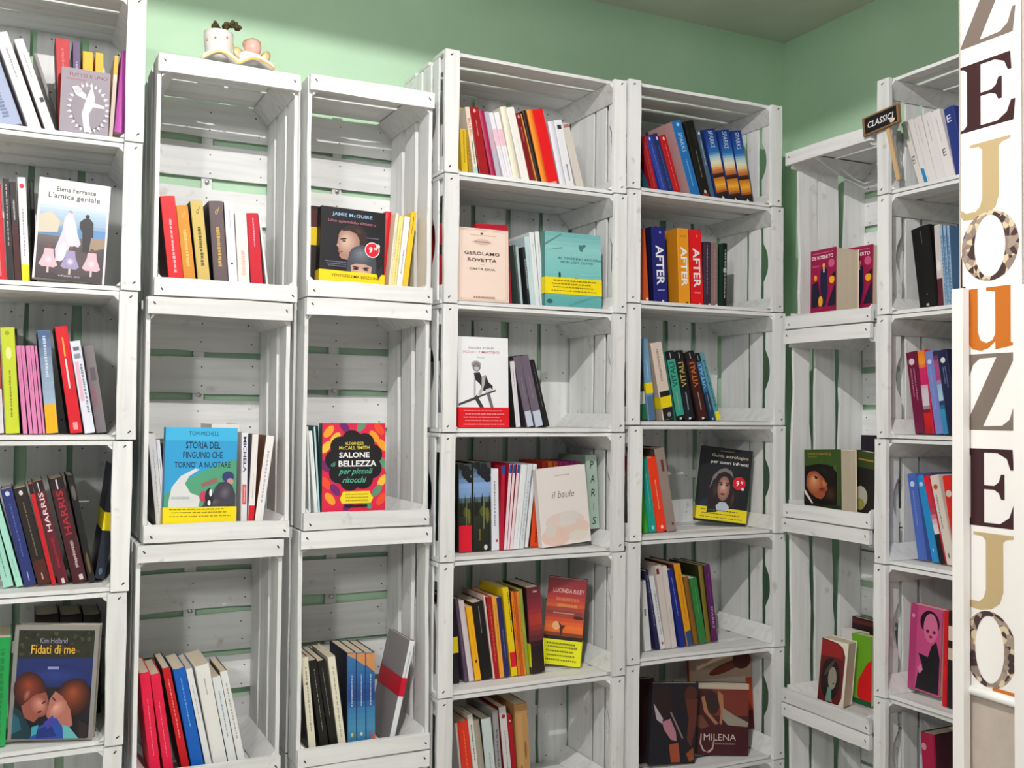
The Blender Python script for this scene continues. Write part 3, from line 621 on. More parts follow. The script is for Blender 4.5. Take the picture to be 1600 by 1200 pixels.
# --- second upright stack: crate 1
k = 'C31'
spine(k, 480, 500, 437, 481, 321, '231613', 'dark brown book with broad yellow band', side='2a1612', band=(.48, .72, 'f0cf20'), art=lambda p: p.R(0, .72, 1, .95, '4a1c16'))
def beanie(p):
    p.R(0, 0, 1, 1, '120f17'); p.T('JAMIE McGUIRE', .48, .905, .62, .06, '9cc4e6', .01); p.T('Uno splendido disastro', .48, .81, .74, .05, 'b56a80', .006)
    p.P([(.33, .3), (.29, .34), (.3, .37), (.27, .4), (.29, .43), (.245, .48), (.27, .53), (.28, .58), (.275, .63), (.31, .69), (.4, .73), (.55, .71), (.62, .58), (.6, .45), (.5, .36), (.42, .29)], 'a88274')
    p.S(.42, .52, .16, .19, 'a88274', 'd8b8a8', 0, 7, -.04, .04); p.P([(.32, .68), (.38, .75), (.5, .79), (.62, .77), (.71, .68), (.72, .56), (.66, .48), (.6, .48), (.6, .58), (.55, .66), (.44, .7)], '2e211f'); p.S(.58, .7, .1, .05, '2e211f', '4a3832', -.5, 4)
    p.E(.35, .575, .055, .012, '2e201c', .2); p.E(.36, .545, .03, .01, '1e1614'); p.E(.31, .395, .035, .012, '8a5650'); p.P([(.245, .48), (.29, .46), (.28, .5)], 'c79c8c')
    p.P([(.41, .12), (.41, .24), (.44, .36), (.52, .47), (.63, .52), (.74, .5), (.83, .42), (.87, .3), (.88, .12)], '3f444d'); p.S(.62, .36, .18, .14, '464c56', '737b86', 0, 6, .0, .04)
    p.P([(.49, .02), (.47, .22), (.55, .25), (.7, .25), (.8, .22), (.78, .02)], 'c49c8c'); p.S(.63, .12, .13, .08, 'c49c8c', 'dcbcae', 0, 4); p.E(.55, .2, .055, .012, '3a2826', -.15); p.E(.71, .2, .055, .012, '3a2826', .15); p.E(.55, .175, .04, .014, '241a1e'); p.E(.71, .175, .04, .014, '241a1e')
    p.C(.8, .46, .118, 'f0e8e8'); p.C(.8, .46, .104, 'd6142c'); p.T('9', .775, .46, .055, .085, 'ffffff', .03); p.T('90', .85, .48, .05, .04, 'ffffff', .02); p.C(.89, .52, .03, 'e8e0e0')
    for i in range(3): p.H(.08+.02*i, .4, .25-.03*i, .014, '7a7890', i)
    p.H(.7, .9, .62, .012, '7a7890', 5); p.P([(.86, .16), (.95, .24), (.97, .16), (.9, .06)], '262a36')
face(k, (506, 324), (602.5, 331.5), (600, 446), (499, 439), '141019', 'black cover with a man in profile and a grey beanie', d=.022, t=.03, art=beanie, band=(0, .13, 'f6d312', lambda p: p.T('VENTISEIESIMA EDIZIONE', .55, .5, .75, .3, '2c2810', .01)))
spine(k, 592, 603.5, 446, 603.5, 331, 'd01c2a', 'red spine right of the beanie cover', d=.06)
spine(k, 604, 611, 448, 616, 333, 'ece4cc', 'cream spine next to the red one', txt=(.2, .8, '9a8a68', .15))
spine(k, 611.6, 619, 448, 624, 338, 'f0e08c', 'pale yellow spine', txt=(.2, .85, 'b09a48', .15))
spine(k, 619.4, 628.6, 449, 632.5, 339, 'f0edea', 'white spine between two yellow ones', txt=(.3, .6, '50483c', .15))
spine(k, 629, 637, 449, 643.6, 332, 'f2c52c', 'golden yellow spine leaning right', txt=(.75, .95, '5a4408', .2))
# crate 2
k = 'C32'
spine(k, 474, 484, 802, 470, 667, 'e4eaea', 'white spine at the crate side', txt=(.4, .8, '9aa2a2', .1))
spine(k, 484.5, 498, 802, 475, 674, 'eaf0f0', 'broader white spine with a thin black line', txt=(.55, .85, '3a4044', .07))
spine(k, 498.3, 501, 801, 491, 667, 'b8dde4', 'first thin pale blue spine', side='4a6a70')
spine(k, 501.5, 504.3, 801, 497, 666, 'c4e2e6', 'second thin pale blue spine', side='4a6a70')
def swirl(p):
    p.R(0, 0, 1, 1, 'd8204a'); r = random.Random(4)
    for i, (x, y) in enumerate(((.1, .9), (.35, .95), (.62, .97), (.9, .93), (.06, .72), (.95, .74), (.04, .5), (.97, .52), (.06, .3), (.95, .32), (.12, .12), (.4, .04), (.7, .06), (.93, .1), (.2, .82), (.82, .84), (.2, .22), (.86, .2))):
        c = ('f0a02c', '6a2468', '5f8c70', 'e8502c', 'f4c040')[i % 5]; s_ = -.9 if y > .5 else .9
        p.E(x, y, .11, .045, c, s_ if i % 2 else -s_)
    for i in range(9):
        t = 2*math.pi*i/9+.3; p.E(.5+.3*math.cos(t), .56+.24*math.sin(t), .16, .12, '141216')
    p.E(.5, .56, .38, .3, '141216')
    p.T('ALEXANDER', .5, .76, .3, .035, 'e8d84c', .004); p.T('McCALL SMITH', .5, .71, .48, .042, 'e8d84c', .006); p.T('SALONE', .5, .625, .48, .065, 'f6f6f6', .025); p.T('di', .17, .52, .07, .055, '58b89c', .006, .3); p.T('BELLEZZA', .55, .525, .6, .07, 'f6f6f6', .025)
    p.T('per piccoli', .52, .425, .54, .085, '58b89c', .012, .35); p.T('ritocchi', .5, .335, .38, .07, '58b89c', .012, .35)
    p.P([(.3, .06), (.76, .06), (.8, .12), (.76, .16), (.74, .2), (.32, .2), (.3, .16), (.27, .12)], 'f0dc28')
    for i in range(3): p.H(.36, .72, .165-.035*i, .012, 'b08a20', i)
    p.R(.34, .02, .7, .045, '141216')
face(k, (506, 660.5), (601.7, 664), (602.5, 793.5), (503.5, 798), 'd8204a', 'pink and orange swirl cover with black blossom panel', d=.022, t=.026, art=swirl, spinec='2f6a60')
# crate 3
k = 'C33'
spine(k, 471, 488, 1176, 458, 1030, 'e6e2cc', 'cream spine with red dot', side='3a342c', art=lambda p: (p.D(.55, .2, .9, .2, '9a967c'), p.C(.4, .72, .14, '7a1c14')))
spine(k, 489.5, 509, 1173, 470, 1035, '15130f', 'left of two black spines between cream ones', txt=(.25, .92, '9a948c', .08))
spine(k, 510, 528, 1171, 488.6, 1035, '15130f', 'right of two black spines between cream ones', txt=(.4, .92, '9a948c', .08))
spine(k, 529, 541.5, 1170, 511.5, 1028, 'e8e4d0', 'cream spine beside the blue planet spines', txt=(.15, .9, 'a4a088', .2))
def planet(i):
    def f(p):
        p.G([(0, '3a78a4'), (.25, '2a62a0'), (.45, '1e3f80'), (.6, '3a7cae'), (.8, '4a8fb4'), (1, '2c6c98')], 16)
        p.P([(0, 1), (0, .98-.05*i), (1, .93-.07*i), (1, 1)], 'cf9058'); p.D(.5, .45, .78, .1, 'd8e0e8', seed=i)
        if i: p.P([(0, 0), (1, 0), (1, .04+.06*i), (0, .02+.03*(i-1))], 'c86a50')
        p.E(.5, .16, .16, .02, ('d8c860', 'c8d4e0', 'a05a80')[i])
    return f
for i in range(3):
    spine(k, (543, 557.5, 572)[i], (557, 571.5, 586.5)[i], 1166, (542.5, 557, 571.5)[i], 1021, '2a62a0', ('first', 'middle', 'last')[i]+' of three blue planet spines', side='171a2c', art=planet(i))
spine(k, 609, 617.5, 1153, 640.7, 1003, 'e6eaee', 'silver-grey book with red band leaning right', side='8e8a8c', txt=(.6, .9, 'a0a8b0', .25), band=(.46, .64, 'c8102e'))
# --- sideways crates in the middle: crate 1
k = 'C41'
spine(k, 721, 732, 274, 716, 168, 'c9a02c', 'tall ochre book at the back', d=.2)
spine(k, 722.5, 733, 272, 719, 201, 'e3bd20', 'yellow spine behind the crate post', txt=(.3, .95, '8a7010', .2))
spine(k, 733.3, 738.6, 272, 728, 203, 'b8941c', 'dark yellow sliver', txt=(.05, .9, '6a5410', .4))
spine(k, 739, 748, 273, 724.7, 167, 'e8dcc8', 'cream spine with red lettering and teal foot', bot=(.16, 'a8d4cc'), art=lambda p: (p.T('RUSSO', .5, .72, .6, .24, 'c02a2c', .01, 0, -1), p.D(.5, .2, .52, .3, '50605c')))
spine(k, 750, 766, 274, 733, 167.6, '9a0d16', 'dark red spine with white dot', side='4a0a10', art=lambda p: (p.E(.5, .95, .16, .025, 'e8b0b0'), p.D(.5, .6, .82, .12, 'd88a8a')))
spine(k, 766.5, 776, 275, 746.6, 173, 'a81e4c', 'crimson-purple spine')
spine(k, 776.5, 785, 277, 757, 175, 'b9b6c6', 'thin lilac-grey spine', art=lambda p: p.R(0, .42, 1, .7, 'd0a8bc'))
spine(k, 785.4, 794, 278, 762, 176, 'ecebf2', 'first white spine with pink band', art=lambda p: (p.R(0, .52, 1, .76, 'f0c4d4'), p.D(.5, .05, .5, .14, 'c4c4d0')))
spine(k, 794.4, 802.4, 279, 772, 176, 'eeeef2', 'second white spine with pink band', art=lambda p: (p.R(0, .52, 1, .76, 'f0c0d0'), p.D(.5, .05, .5, .14, 'c4c4d0')))
spine(k, 802.8, 814.6, 281, 781.6, 167, 'ebe6d2', 'cream spine')
spine(k, 815, 828, 282, 790.5, 168, 'f0eeea', 'white spine beside the dark red pair', txt=(.3, .6, 'c8c4c0', .08))
spine(k, 828.6, 837.6, 285, 805, 177, '7c1013', 'dark red spine between white and black', art=lambda p: (p.E(.5, .95, .2, .025, 'e0b0b0'), p.D(.5, .6, .8, .14, 'd89a90')))
spine(k, 838, 841, 286, 812.5, 178, 'd88a3c', 'thin orange sliver')
spine(k, 841.4, 847.2, 286, 816, 173, '17100e', 'black spine')
spine(k, 847.6, 856.6, 287, 823, 172, 'f08a20', 'orange spine')
spine(k, 857, 875, 290, 831, 172, 'e0141a', 'thick bright red spine', art=lambda p: p.R(.2, .01, .8, .06, 'c8a8a0'))
spine(k, 876, 886, 292, 856, 190, 'e2e2ec', 'white spine next to the thick red', side='c8c8d4')
spine(k, 886.5, 900, 293, 866, 188, 'e9e9ee', 'white spine with black initials', art=lambda p: (p.R(.2, .87, .8, .93, '33343c'), p.D(.5, .12, .36, .2, '55565e')))
spine(k, 901, 914, 296, 876.6, 193, 'd2cdc4', 'grey-beige spine with reddish head', art=lambda p: p.H(.1, .9, .96, .05, 'a04a4a'))
# crate 2
k = 'C42'
spine(k, 684, 692, 450, 686, 349, 'a8101e', 'red and black spine behind the crate post', d=.1, art=lambda p: p.R(0, .56, 1, .7, '201418'))
face(k, (752, 351), (789, 350), (800, 478), (750, 475), 'b3132a', 'red book behind the pale pink cover', d=.085, t=.02)
def rovetta(p):
    for i, c in ((.02, 'b89888'), (.03, 'ecd6c8'), (.05, 'c4a696'), (.056, 'edd8cb')): p.R(i, i*.66, 1-i, 1-i*.66, c)
    p.E(.48, .93, .03, .015, '6a4a44'); p.H(.25, .75, .905, .008, 'a88a80'); p.P([(.28, .81), (.4, .85), (.48, .86), (.58, .85), (.68, .81), (.58, .78), (.48, .77), (.4, .78)], 'd8bcb0'); p.H(.34, .62, .815, .015, '8a706a')
    p.T('GEROLAMO', .48, .655, .68, .045, '43302c', .012); p.T('ROVETTA', .48, .565, .56, .045, '43302c', .012); p.T('CASTA DIVA', .48, .44, .5, .03, '4d3a36', .006); p.H(.44, .52, .505, .006, 'b09a90')
    p.H(.3, .72, .055, .018, '9c7c72')
face(k, (715.6, 356), (793.4, 359), (795, 479), (714, 475), 'edd8cb', 'pale pink cover with ornamental border', d=.03, t=.016, art=rovetta, spinec='8a7a74')
spine(k, 804, 812, 479, 797, 384, '8a94a2', 'blue-grey spine beside the pale pink cover')
spine(k, 812.4, 815.6, 480, 802, 383, '3a504c', 'thin dark green spine')
spine(k, 816, 821.4, 480, 808, 386, 'b4c0c0', 'grey-white thin spine')
spine(k, 821.8, 827, 481, 812, 386, '22262a', 'black thin spine with white lettering', txt=(.3, .8, 'c0c8cc', .4))
spine(k, 828, 837.2, 481, 818, 370, 'c2d8dc', 'pale blue spine', txt=(.5, .9, '8aa4aa', .1))
spine(k, 837.6, 844.8, 482, 827, 363, 'e6eaec', 'first white spine left of the turquoise cover', txt=(.6, .85, '6a7478', .1))
spine(k, 845.2, 852, 482, 835.6, 362, 'eceeee', 'second white spine left of the turquoise cover', side='a8b4b4', txt=(.6, .85, '6a7478', .1))
def garden(p):
    p.G([(0, '6fb0b0'), (.2, '8cc8c6'), (.5, '7cc4c2'), (.8, '66b4b4'), (1, '5aa6a6')], 16)
    p.P([(0, .84), (.28, .98), (.3, .97), (.0, .81)], '5f8c8c'); p.P([(.3, .78), (.0, .74), (.3, .8)], '6a9696'); p.P([(.5, .06), (.8, .14), (1, .16), (.8, .12), (.52, .03)], '569294'); p.P([(.4, .02), (.7, .1), (.72, .09), (.45, .01)], '569294')
    p.E(.66, .82, .07, .025, '4a7a78', .5); p.E(.63, .8, .03, .05, '4a7a78', .4); p.E(.25, .42, .02, .045, '2a4446'); p.E(.56, .38, .04, .014, '3a5a5a', -.4); p.E(.07, .06, .05, .03, '3a5a5c')
    p.T('PIA PERA', .7, .705, .34, .025, '9cd4d2'); p.T('AL GIARDINO ANCORA', .61, .65, .78, .032, '2e5a5c', .006); p.T("NON L'HO DETTO", .56, .6, .58, .032, '2e5a5c', .006); p.H(.62, .94, .44, .015, '8ccccb')
face(k, (854.4, 364.7), (939.7, 364.7), (939.7, 488.4), (852.5, 485.6), '7cc4c2', 'turquoise cover with twigs and yellow paper band', d=.03, t=.02, art=garden, spinec='4a8484', band=(.165, .385, YEL, lines('8c7c18', (.2, .42, .62, .82), .8)))
# crate 3
k = 'C43'
spine(k, 690, 697, 666, 681, 565, 'b4b6b8', 'grey spine behind the crate post', d=.11, txt=(.3, .8, '60646a', .3))
spine(k, 698, 704, 667, 685, 546, '141416', 'black spine behind the crate post', d=.11)
def boy(p):
    p.R(0, 0, 1, 1, 'eff1f5'); p.T('RAQUEL ROBLES', .46, .875, .5, .026, '4a5a6a', .006); p.T('PICCOLI COMBATTENTI', .46, .832, .72, .026, 'b8203a', .006); p.T('Romanzo', .45, .775, .16, .02, '9aa0a8')
    p.E(.35, .695, .095, .04, '9a9a9e'); p.E(.36, .665, .08, .05, '7a787c'); p.E(.36, .655, .05, .03, 'c8c6c8'); p.R(.31, .67, .41, .68, '3a383c')
    p.P([(.3, .6), (.42, .61), (.46, .56), (.54, .58), (.6, .5), (.68, .46), (.68, .42), (.5, .4), (.42, .48), (.34, .52)], '26262c'); p.P([(.46, .56), (.54, .57), (.52, .48), (.45, .36), (.38, .36), (.46, .46)], 'b8b6ba'); p.P([(.31, .58), (.34, .52), (.34, .36), (.3, .34)], 'b0aeb2')
    p.P([(.54, .42), (.64, .44), (.7, .4), (.62, .37), (.52, .38)], 'd4d4d8'); p.P([(0, .26), (.3, .33), (.5, .37), (.74, .42), (.74, .4), (.5, .35), (.3, .3), (0, .235)], '3e3e44'); p.P([(.3, .33), (.36, .36), (.52, .2), (.44, .2)], '3a3a40'); p.P([(.55, .38), (.62, .38), (.7, .21), (.64, .21)], '6a6a70')
face(k, (717.5, 527), (797.7, 528), (794.7, 669), (716.5, 670), 'eff1f5', 'white cover with a boy on a branch and red band', d=.03, t=.018, art=boy, band=(0, .22, 'dc1020', lines('f08a90', (.15, .33, .5, .66, .82), .82)), spinec='c8ccd0')
spine(k, 806.6, 816, 669, 796.5, 565, 'e0e0e4', 'white spine leaning on the boy cover', side='26262a', txt=(.6, .9, '30303a', .12))
spine(k, 821.6, 834.7, 668, 800, 558, '695f6e', 'left of two mauve-grey spines with white foot', side='3a3440', bot=(.22, 'c4ccdc'), txt=(.4, .7, '9a90a0', .08))
spine(k, 836.6, 850, 668, 813, 557, '695f6e', 'right of two mauve-grey spines with white foot', side='3a3440', bot=(.22, 'c4ccdc'), txt=(.4, .7, '9a90a0', .08))
spine(k, 851, 859.5, 668, 827, 564, '141216', 'black spine at the row end', txt=(.3, .95, '8a888c', .1))
# crate 4
k = 'C44'
spine(k, 686, 693, 852, 686, 704, '173a36', 'dark green spine with magenta foot behind the post', d=.1, bot=(.2, '9c1c58'), txt=(.4, .7, '5a7a74', .3))
def forest(red):
    def f(p):
        p.G([(0, '3a4038'), (.12, '5a7494'), (.25, '86a8d8'), (.38, '7a9cc8'), (.45, '2c3824'), (1, '14160e')], 18)
        for i, (x, y) in enumerate(((.2, .97), (.6, .95), (.85, .9), (.4, .9), (.8, .82), (.6, .86))): p.E(x, y, .2, .045, '15181c', i)
        for i in range(7): p.P([(i/7-.08, .4), (i/7+.06, .66-.05*(i % 3)), (i/7+.2, .4)], '11160e' if i % 2 else '1d2412')
        p.E(.55, .45, .2, .06, '4a5220'); p.E(.8, .4, .1, .09, '6a6a20'); p.R(.56, .25, .62, .6, '7a7a5a')
        if red: p.R(0, 0, 1, .3, 'd5102c')
        else: p.E(.7, .04, .1, .03, 'd8d4d0'); p.R(.3, .12, .4, .25, '6a5a20')
    return f
spine(k, 716, 737.5, 860, 716, 725, '14160e', 'left forest spine with red foot', art=forest(True))
spine(k, 738.5, 768, 860, 738.5, 723, '14160e', 'right forest spine with white mark', art=forest(False))
spine(k, 769, 780.4, 858, 767.5, 733, 'e4e6ee', 'white spine beside the forest spines', art=lambda p: (p.D(.4, .3, .85, .25, '8a92a4'), p.R(.5, .1, .8, .13, 'c02a3c')))
spine(k, 781, 787, 857, 784, 728, 'b01430', 'dark red spine with blue head', two=(.1, '1f4c8c'))
for i in range(3):
    spine(k, (787.4, 792.4, 796.8)[i], (792, 796.4, 801.4)[i], 857, (796, 802, 808.5)[i], 726, 'efd6de', 'one of three thin pink-white spines with blue head', side='b01430', two=(.1, '1f4c8c'), group='three thin pink-white spines')
spine(k, 802, 811, 856, 815.3, 727, 'e8ecee', 'white spine leaning right beside the thin ones', txt=(.1, .5, 'b0b8bc', .1))
spine(k, 811.4, 818.6, 856, 825, 726, 'd4dce0', 'grey-white spine leaning right', txt=(.1, .8, 'a8b4ba', .3))
spine(k, 819, 825.6, 856, 833.5, 726, 'eaeef0', 'narrow white spine leaning right')
spine(k, 829, 844, 854, 839, 735, 'd8460f', 'orange-red spine beside the pale cover', side='3a1a12', txt=(.05, .7, '8a2408', .3), two=(.25, '5a2a24'))
for i in range(7):
    spine(k, 848+8.6*i, 855.6+8.6*i, 850, 848+8.6*i, 721.5, ('b82c1c', 'e07820', 'd85a1c', 'a8246c', '9c2478', '8c1f74', '9a2464')[i], ('dark orange', 'amber', 'orange', 'magenta', 'plum', 'violet', 'berry')[i]+' spine top peeking over the pale handwritten cover', d=.12)
def baule(p):
    p.R(0, 0, 1, 1, 'e6dfdc'); p.E(.5, .3, .4, .12, 'e0cfc8'); p.E(.3, .12, .3, .12, 'e3c4b8'); p.E(.75, .2, .25, .1, 'e2c9be'); p.E(.6, .36, .2, .07, 'ddd6d0'); p.E(.2, .2, .12, .08, 'd8d2ca', .4); p.E(.75, .1, .2, .07, 'ded8cc'); p.E(.55, .28, .18, .04, 'ded8d2')
    p.T('il baule', .5, .65, .46, .09, '5d4a4a', -.008, .3); p.H(.37, .66, .895, .014, 'b4a8a4')
face(k, (842.4, 731.7), (913, 729.7), (923.8, 852.7), (847.3, 856.6), 'e6dfdc', 'pale cream cover with a small handwritten title', d=.055, t=.02, art=baule)
def paris(p):
    for i, ch in enumerate('PARIS'): p.T(ch, .5, .87-.19*i, .4 if ch != 'I' else .08, .105, '161c1c', .004, .15)
spine(k, 926, 943, 845, 920, 712, 'a9c0b2', 'mint grey spine with large stacked letters', d=.1, side='8fa69a', art=paris)
# crate 5
k = 'C45'
spine(k, 690, 698, 1052, 677, 945, 'd0d4d8', 'white spine behind the crate post', d=.11, bot=(.3, '5a1420'))
spine(k, 708, 722, 1064, 700, 938, '1d181e', 'black spine with yellow band behind the post', band=(.36, .55, 'ecd41a'))
spine(k, 724, 731.6, 1063, 708.7, 936, '54425a', 'mauve spine', txt=(.3, .7, '8a7a90', .2))
spine(k, 732, 741.6, 1063, 715.5, 940, 'd9cdd2', 'pinkish white spine', side='8a7c84')
spine(k, 742.6, 752, 1061, 728, 950, 'f0b016', 'amber spine with dark mark', art=lambda p: (p.D(.5, .3, .75, .08, 'b8801a'), p.R(.35, .24, .65, .28, '3a2a10')))
spine(k, 753, 770, 1058, 738, 943, '13100f', 'thick black spine', side='3a1414', txt=(.6, .95, '9a9490', .08))
spine(k, 770.4, 773, 1057, 755, 931, 'e4c8c0', 'thin pink sliver')
spine(k, 773.3, 780.4, 1056, 760, 934, 'a81418', 'red spine between slivers', txt=(.2, .9, 'd06a60', .25))
spine(k, 781, 788, 1055, 768.4, 933, 'e8a038', 'light orange spine', txt=(.3, .9, 'b87820', .2))
spine(k, 789, 797, 1055, 775.6, 935, '26265e', 'navy spine', txt=(.25, .6, '8a8ab0', .15))
spine(k, 799.5, 809, 1056, 785, 920, 'e8c814', 'tall yellow spine with red block', art=lambda p: (p.R(0, .1, 1, .27, 'd8182a'), p.D(.8, .5, .95, .2, '6a5a10')))
for i in range(3):
    spine(k, (809.5, 814.3, 818.8)[i], (814, 818.5, 822.8)[i], 1055, (798, 802.7, 806.8)[i], 925, ('e07c1c', 'c85a18', 'd88a2c')[i], ('bright orange', 'burnt orange', 'pale orange')[i]+' thin spine', side='6a2c10', txt=(.1, .95, 'a04a10', .2))
spine(k, 823.2, 828.6, 1053, 810.5, 922, '8e9c38', 'olive green spine')
def sunset(p):
    p.G([(0, '5a2430'), (.25, '8c2c38'), (.38, 'b83a30'), (.6, '5a2a30'), (.68, '1a1214'), (1, '2a1a14')], 16); p.H(.4, .7, .95, .02, 'd8c0b8')
spine(k, 830, 851.5, 1048, 823, 919, '6a2430', 'thick sunset spine with yellow band', side='2a181a', art=sunset, band=(.08, .35, 'e9ea16'))
def riley(p):
    p.G([(0, '7a2430'), (.2, 'a83038'), (.32, 'cf5a30'), (.38, '7a3438'), (.45, 'c0402c'), (.55, 'e8702c'), (.63, 'e06a28'), (.66, '2a1816'), (1, '1c1412')], 24)
    p.E(.3, .45, .1, .05, 'e8b080'); p.E(.85, .56, .14, .02, '3a2020'); p.P([(.34, .5), (.4, .44), (.42, .34), (.46, .34), (.48, .42), (.55, .46), (.44, .46)], '4a2018')
    p.T('LUCINDA RILEY', .55, .86, .8, .05, 'e8c8bc', .002); p.H(.25, .85, .76, .035, 'd07850', 2); p.H(.28, .8, .69, .035, 'd88a50', 5); p.H(.2, .75, .6, .015, 'c8a090', 7)
face(k, (846, 899), (926.7, 912), (906.4, 1042.7), (846, 1033), '7a2430', 'sunset cover with yellow paper band', d=.125, dr=.072, t=.035, art=riley, band=(.0, .29, 'e9ea16', lines('77781c', (.2, .38, .55, .72, .86), .8)))
# crate 6
k = 'C46'
spine(k, 717.5, 721, 1200, 711, 1131, 'c8c4c0', 'thin grey-white spine at the row start')
spine(k, 721.4, 738.8, 1200, 714, 1130, 'd8341c', 'orange-red spine', txt=(.3, .9, 'f08a60', .08))
spine(k, 739.2, 747.4, 1200, 730, 1118, 'dfe0d8', 'white spine with black lettering', txt=(.5, .9, '3a3a3a', .2))
spine(k, 747.8, 758, 1200, 739, 1127, 'a49c8c', 'tan grey spine', side='5a564c')
spine(k, 759, 774.4, 1200, 752, 1125, 'c8d6d4', 'pale blue-white spine', side='4a5a54', txt=(.2, .6, 'a0b0b0', .2))
spine(k, 775, 784, 1200, 769, 1112, '9a9898', 'mid grey spine', txt=(.3, .8, '5c5c60', .3))
spine(k, 788, 799, 1200, 779.5, 1106, 'd4d0d0', 'white spine with dark red side', side='8a1420', art=lambda p: (p.C(.5, .9, .3, '9a2a34'), p.D(.5, .3, .75, .14, '8a8688')))
spine(k, 800, 807.4, 1200, 792, 1118, 'a00d1a', 'dark red spine with white dot', art=dot(.93, 'e0c0c0', .2))
spine(k, 809, 829, 1200, 803.7, 1102, 'b98d58', 'worn tan spine', art=lambda p: (p.R(.1, .1, .5, .9, 'c29a62'), p.E(.7, .5, .1, .1, '8a5c30'), p.E(.3, .3, .1, .06, '9a6a38')))
# --- second column of sideways crates: crate 1
k = 'C51'
spine(k, 1005, 1019, 301, 969, 213, '14465a', 'dark teal spine leaning far over', art=lambda p: (p.E(.5, .93, .2, .03, 'c0d0d8'), p.D(.5, .2, .8, .1, '4a8aa0')))
spine(k, 1020.5, 1032.4, 302, 1001, 214, 'a3161f', 'first red spine', txt=(.1, .9, 'd86a6a', .1))
spine(k, 1033, 1044.6, 304, 1007, 213, '2c3f9c', 'royal blue spine', art=lambda p: (p.E(.5, .95, .16, .03, 'd0d8f0'), p.D(.5, .1, .85, .1, '8a9ae0')))
spine(k, 1045, 1055, 305, 1018, 210, '1d2f66', 'dark blue spine', art=lambda p: (p.E(.7, .92, .16, .03, 'd0d8f0'), p.D(.6, .1, .8, .1, '6a7ab8')))
spine(k, 1056, 1066, 306, 1030.7, 212, 'b8111e', 'second red spine with white dot', art=lambda p: (p.E(.5, .94, .16, .03, 'f0d8d8'), p.D(.5, .1, .85, .1, 'e88a8a')))
SPK = lambda c, y, h: (lambda p: p.T('SPARKS', .5, y, .45, h, c, -.004, .2, -1))
spine(k, 1082, 1096.6, 311, 1050, 190, '1f6fb4', 'sky blue spine with vertical white surname', side='c39a98', art=lambda p: (p.E(.55, .95, .18, .024, 'a8d0f0'), p.T('SPARKS', .5, .72, .45, .26, 'b8dcf4', -.004, .2, -1), p.D(.45, .15, .5, .12, '8ac0ea')))
spine(k, 1098.5, 1112.6, 313, 1070, 190, '13110f', 'thick black spine with red and white foot', side='1a1512', art=lambda p: (p.D(.5, .28, .62, .1, '8a8478'), p.E(.45, .09, .14, .025, 'e0d4c8'), p.R(.1, 0, .8, .07, '8a3028'), p.T('SPARKS', .6, .8, .35, .22, '3c3020', 0, .2, -1)))
spine(k, 1113, 1118.6, 314, 1088, 203, '4a5f78', 'slate blue thin spine', art=lambda p: (p.E(.5, .95, .3, .02, 'e0e8f0'), p.D(.5, .5, .85, .3, 'a8bccc')))
def sunsp(p):
    p.G([(0, '132f7c'), (.2, '1c4fa0'), (.32, '2a70b4'), (.38, 'a8c8d4'), (.46, 'e8e4d0'), (.52, 'e8c890'), (.56, 'd08a48'), (.62, 'b85a28'), (.635, '2a1810'), (.68, '2a1810'), (.69, 'c87818'), (.78, 'f0b030'), (.86, 'c87020'), (.9, '2a1a12'), (1, '120f0f')], 34)
    p.T('SPARKS', .5, .86, .4, .24, 'd4e8f8', -.004, .2, -1); p.P([(.35, .02), (.5, .065), (.65, .02)], 'd8d8d8')
for i in range(3):
    spine(k, (1121, 1140.6, 1160)[i], (1139.8, 1159.4, 1177.5)[i], (314, 318, 320)[i], (1099, 1121, 1141)[i], (203, 204, 205)[i], '132f7c', ('first', 'middle', 'last')[i]+' of three blue and gold sunset spines', side='16306a', art=sunsp)
# crate 2
k = 'C52'
AFT = lambda p: p.T('AFTER', .52, .5, .62, .52, 'f4f4f6', .02, 0, -1)
spine(k, 1001, 1014.5, 474, 994.5, 357, 'c8501f', 'orange-brown spine behind the crate post', art=lambda p: p.E(.8, .04, .14, .024, 'e8e0d8'))
spine(k, 1023, 1044, 476, 1018, 354, '1d2170', 'navy spine with big white letters', side='14173a', art=lambda p: (AFT(p), p.C(.62, .93, .09, '8a90d0'), p.H(.25, .8, .17, .018, 'b0b4e0'), p.R(.55, 0, .7, .04, 'e0e0f0')))
spine(k, 1062, 1079, 478, 1058.5, 356.5, 'e89a1e', 'orange spine with big white letters', side='c9821c', art=lambda p: (AFT(p), p.H(.2, .8, .9, .02, 'b87818'), p.R(.6, .02, .8, .04, '5a3808')))
spine(k, 1081, 1099.6, 480, 1077, 359, 'e0141c', 'red spine with big white letters', side='8a1016', art=lambda p: (AFT(p), p.R(.6, .9, .66, .94, 'f0b0b0'), p.H(.25, .8, .17, .018, 'f0a0a0'), p.P([(.6, .01), (.75, .01), (.7, .04)], 'f4e0e0')))
spine(k, 1100.4, 1111, 480, 1100.5, 377.6, '3a2c3c', 'dark mauve spine', art=lambda p: (p.D(.4, .2, .95, .14, 'a89cac'), p.E(.75, .03, .18, .02, 'e0d8e0')))
spine(k, 1111.6, 1121.4, 481, 1112, 379, '8a706c', 'brown-grey spine', art=lambda p: (p.D(.5, .1, .9, .2, 'a88e88'), p.E(.8, .03, .2, .02, 'e8e0d8')))
spine(k, 1128.6, 1135, 482, 1130, 380, '101312', 'black spine with dark green side', side='1f4030', art=lambda p: (p.D(.5, .15, .9, .25, 'b8bcb8'), p.E(.4, .58, .4, .04, 'a8c0c8')))
